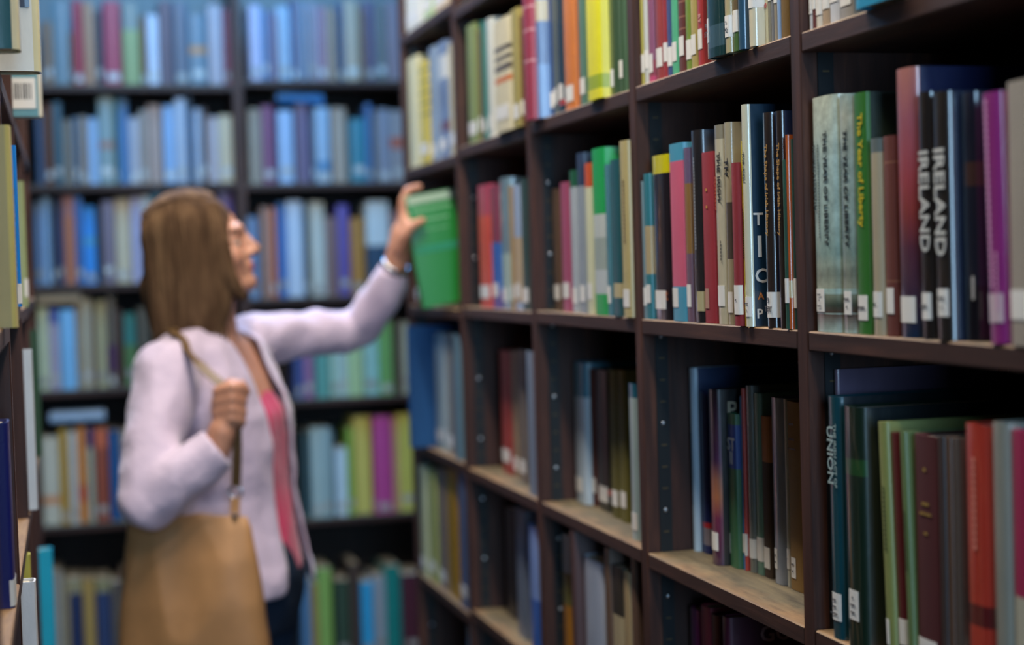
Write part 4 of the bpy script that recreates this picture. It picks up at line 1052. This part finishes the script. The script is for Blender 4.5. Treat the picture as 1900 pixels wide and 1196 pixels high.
# jeans
bm = bmesh.new()
loft_into(bm, [(TRUNK[6][0], .156, .108), (TRUNK[7][0], .180, .124), (TRUNK[8][0], .178, .120), (TRUNK[8][0] + Vector((0, 0, -.06)), .168, .105)], LD, FD)
for s, ank in zip((-1, 1), FEET):
    hip = TRUNK[-1][0] + LD * (s * .082)
    chain_into(bm, [(hip, .090), (Vector((hip.x + .012, hip.y, 0.47)), .064), (ank, .050)])
obj('jeans', remeshed('jeans', bm, 0.009, 4, folds=(0.006, (9, 9, 6))), woman, (DENIM,))
for ank in FEET:
    bm = bmesh.new()
    ell_into(bm, Vector((ank.x, ank.y, .045)), (.055, .040, .048), (FD, LD, Vector((0, 0, 1))))
    ell_into(bm, Vector((ank.x, ank.y, .038)) + FD * .09, (.085, .042, .036), (FD, LD, Vector((0, 0, 1))))
    for v in bm.verts: v.co.z = max(v.co.z, 0.001)
    obj('shoe', remeshed('shoe', bm, 0.008, 2), woman, (SHOE,))

# hair: a bob falling to the shoulders
bm = bmesh.new()
ell_into(bm, Hd(-.020, 0, .030), (.100, .088, .094), HAX)
for s in (-1, 1):
    ell_into(bm, Hd(-.030, s * .055, -.050), (.086, .038, .140), HAX)
    chain_into(bm, [(Hd(.040, s * .052, .075), .020), (Hd(.045, s * .070, .0), .020), (Hd(.046, s * .070, -.06), .018), (Hd(.066, s * .066, -.112), .010)])
ell_into(bm, Hd(-.080, 0, -.060), (.048, .080, .130), HAX)
chain_into(bm, [(Hd(-.115, .03, -.05), .022), (Hd(-.122, .03, -.14), .012)])
hair = obj('hair', remeshed('hair', bm, 0.006, 4), woman, (HAIR,))
# strands laid over the crown and down the sides
rnd = random.Random(3)
vl, fl = [], []
def strand(pts, rad):
    base = len(vl)
    for i, p in enumerate(pts):
        tg = (pts[min(i + 1, len(pts) - 1)] - pts[max(i - 1, 0)]).normalized()
        a = tg.orthogonal().normalized(); b_ = tg.cross(a)
        r = rad * (0.35 + 0.65 * math.sin(math.pi * min(0.12 + i / (len(pts) - 1), 1)))
        for j in range(5):
            th = 2 * math.pi * j / 5
            vl.append(tuple(p + a * (r * math.cos(th)) + b_ * (r * math.sin(th))))
    for i in range(len(pts) - 1):
        for j in range(5):
            fl.append((base + i * 5 + j, base + i * 5 + (j + 1) % 5, base + (i + 1) * 5 + (j + 1) % 5, base + (i + 1) * 5 + j))
for i in range(240):
    sg = 1 if i % 3 else -1
    f0 = rnd.uniform(-.098, .050)
    fe = f0 * 0.85 - .025 + rnd.uniform(-.02, .015)
    ulen = .165 + rnd.uniform(0, .035)
    pts = []
    for k in range(13):
        t = k / 12
        if t < 0.5:                       # over the skull, from the parting to the side
            ph = t / 0.5 * math.pi / 2
            g = math.sqrt(max(0.05, 1 - ((f0 + .020) / .104) ** 2))
            pts.append(Hd(f0 - .01 * t, sg * .091 * g * math.sin(ph) + sg * .004, .030 + .097 * g * math.cos(ph)))
        else:
            q = (t - 0.5) / 0.5
            g = math.sqrt(max(0.05, 1 - ((f0 + .020) / .104) ** 2))
            pts.append(Hd(f0 + (fe - f0) * q - .005, sg * (.091 * g + (.094 - .091 * g) * min(q * 1.5, 1) * .8 - .018 * q * q), .030 - (ulen + .030) * q))
    strand(pts, rnd.uniform(.003, .006))
me = bpy.data.meshes.new('locks'); me.from_pydata(vl, [], fl)
for p in me.polygons: p.use_smooth = True
lk = obj('hair_locks', me, hair, (HAIR,))
lk['kind'] = 'stuff'
# face
EYEW = plain('eye white', rgb('a89c94'), 0.3); IRIS = plain('brown iris', rgb('3c2a1c'), 0.15); LIP = plain('rose lips', rgb('b85860'), 0.4); BROW = plain('brow hair', rgb('5a4230'), 0.8)
for s in (-1, 1):
    bm = bmesh.new(); ell_into(bm, Hd(.0715, s * .031, -.0035), (.0105, .0135, .0070), HAX)
    me = bpy.data.meshes.new('eye'); bm.to_mesh(me); bm.free(); e = obj('eye', me, woman, (EYEW,))
    bm = bmesh.new(); ell_into(bm, Hd(.0790, s * .031, -.0035), (.0040, .0055, .0050), HAX)
    me = bpy.data.meshes.new('iris'); bm.to_mesh(me); bm.free(); obj('iris', me, e, (IRIS,))
    bm = bmesh.new(); chain_into(bm, [(Hd(.088, s * .016, .021), .003), (Hd(.084, s * .034, .026), .0034), (Hd(.070, s * .048, .020), .002)])
    me = bpy.data.meshes.new('eyebrow'); bm.to_mesh(me); bm.free(); obj('eyebrow', me, woman, (BROW,))
bm = bmesh.new()
ell_into(bm, Hd(.0925, 0, -.0505), (.008, .021, .0040), HAX); ell_into(bm, Hd(.0905, 0, -.0590), (.008, .019, .0045), HAX)
obj('lips', remeshed('lips', bm, 0.0022, 1), woman, (LIP,))
# steel watch band on the reaching wrist
def torus_mesh(name, c, axis, R, r, flat=1.0):
    q = axis.to_track_quat('Z', 'Y').to_matrix()
    nu, nv = 28, 10; vs_, fs_ = [], []
    for i in range(nu):
        a = 2 * math.pi * i / nu
        for j in range(nv):
            b_ = 2 * math.pi * j / nv
            vs_.append(Vector(c) + q @ Vector(((R + r * math.cos(b_)) * math.cos(a), (R + r * math.cos(b_)) * math.sin(a), r * flat * math.sin(b_))))
    for i in range(nu):
        for j in range(nv):
            fs_.append((i * nv + j, ((i + 1) % nu) * nv + j, ((i + 1) % nu) * nv + (j + 1) % nv, i * nv + (j + 1) % nv))
    me = bpy.data.meshes.new(name); me.from_pydata([tuple(v) for v in vs_], [], fs_)
    for p in me.polygons: p.use_smooth = True
    return me
obj('watch_band', torus_mesh('watch_band', WR_L + dl * .014, dl, .0285, .0035, 2.2), woman, (STEEL,))

# ------------------------------------------------------------------ shoulder bag
BY = 3.195
bag = empty('shoulder_bag', (0, 0, 0))
tag(bag, 'tan leather shoulder bag hanging at the woman\'s side', 'bag')
bm = bmesh.new()
BF = Vector((0.93, -0.36, 0)).normalized(); BL = Vector((0.36, 0.93, 0)).normalized()
loft_into(bm, [(P(350, 952, BY), .118, .010), (P(350, 975, BY), .125, .024), (P(353, 1040, BY), .133, .045), (P(358, 1120, BY), .143, .056), (P(362, 1190, BY), .150, .060), (P(366, 1250, BY), .150, .054), (P(366, 1285, BY), .138, .036)], BF, BL, 32, 0.75)
bb = obj('bag_body', remeshed('bag_body', bm, 0.007, 6, folds=(0.007, (9, 9, 3.5))), bag, (LEATHER,))
# top hem and a vertical seam
def ribbon(name, pts, w, th, side, parent, mat):
    """flat band swept along pts, wide along side"""
    vsr, fsr = [], []
    n = len(pts)
    for i, p in enumerate(pts):
        p = Vector(p)
        tg = (Vector(pts[min(i + 1, n - 1)]) - Vector(pts[max(i - 1, 0)])).normalized()
        sd = (side[i] if isinstance(side, list) else side); sd = (sd - tg * sd.dot(tg)).normalized(); nn = tg.cross(sd)
        for a, b_ in ((-1, -1), (1, -1), (1, 1), (-1, 1)): vsr.append(tuple(p + sd * (a * w / 2) + nn * (b_ * th / 2)))
    for i in range(n - 1):
        for j in range(4): fsr.append((i * 4 + j, i * 4 + (j + 1) % 4, (i + 1) * 4 + (j + 1) % 4, (i + 1) * 4 + j))
    fsr += [(3, 2, 1, 0), tuple((n - 1) * 4 + j for j in range(4))]
    me = bpy.data.meshes.new(name); me.from_pydata(vsr, [], fsr)
    return obj(name, me, parent, (mat,))
def smooth_path(pts, k=6):
    out = []
    for i in range(len(pts) - 1):
        p0 = pts[max(i - 1, 0)]; p1 = pts[i]; p2 = pts[i + 1]; p3 = pts[min(i + 2, len(pts) - 1)]
        for j in range(k):
            t = j / k
            out.append(0.5 * ((2 * p1) + (p2 - p0) * t + (2 * p0 - 5 * p1 + 4 * p2 - p3) * t * t + (3 * p1 - p0 - 3 * p2 + p3) * t ** 3))
    return out + [pts[-1]]
ring1 = P(437, 912, 3.175)
path = smooth_path([P(438, 900, 3.172), P(440, 830, 3.14), P(436, 760, 3.118), P(420, 722, 3.118), P(385, 690, 3.165), P(352, 655, 3.235), P(330, 628, 3.31), P(318, 622, 3.37), P(300, 650, 3.44), P(280, 760, 3.43), P(262, 880, 3.34), P(256, 948, 3.26)], 14)
from mathutils.bvhtree import BVHTree
_bv = BVHTree.FromPolygons(*CARD_SHELL)
sides = []
out_path = []
for k, p in enumerate(path):
    loc, nn, _, dist = _bv.find_nearest(p)
    if k >= 14 * 4 and k <= 14 * 9 and dist < 0.09 and (p - loc).dot(nn) < 0.006:
        p = loc + nn * 0.006
    out_path.append((p, nn if dist < 0.05 and k >= 14 * 4 else None))
for _ in range(3):
    out_path = [out_path[0]] + [((out_path[i - 1][0] + out_path[i][0] * 2 + out_path[i + 1][0]) / 4, out_path[i][1]) for i in range(1, len(out_path) - 1)] + [out_path[-1]]
path = [q[0] for q in out_path]
for i, (p, nn) in enumerate(out_path):
    tg = (path[min(i + 1, len(path) - 1)] - path[max(i - 1, 0)]).normalized()
    base = (BF + BL * 0.2).normalized()
    sd = tg.cross(nn) if nn is not None else base
    if sides and sd.dot(sides[-1]) < 0: sd = -sd
    sides.append(((sides[-1] * 0.6 + sd * 0.4) if sides else sd).normalized())
ribbon('strap', path, .018, .003, sides, bag, STRAPM)
obj('ring', torus_mesh('ring', ring1, BL, .012, .0026), bag, (STEEL,))
ribbon('strap_tab', [P(437, 922, 3.172), P(436, 945, 3.165), P(436, 968, 3.155)], .018, .003, BF, bag, LEATHER)
bm = bmesh.new(); bmesh.ops.create_uvsphere(bm, u_segments=12, v_segments=8, radius=.007, matrix=Matrix.Translation(P(436, 957, 3.152)))
me = bpy.data.meshes.new('rivet'); bm.to_mesh(me); bm.free(); obj('rivet', me, bag, (STEEL,))
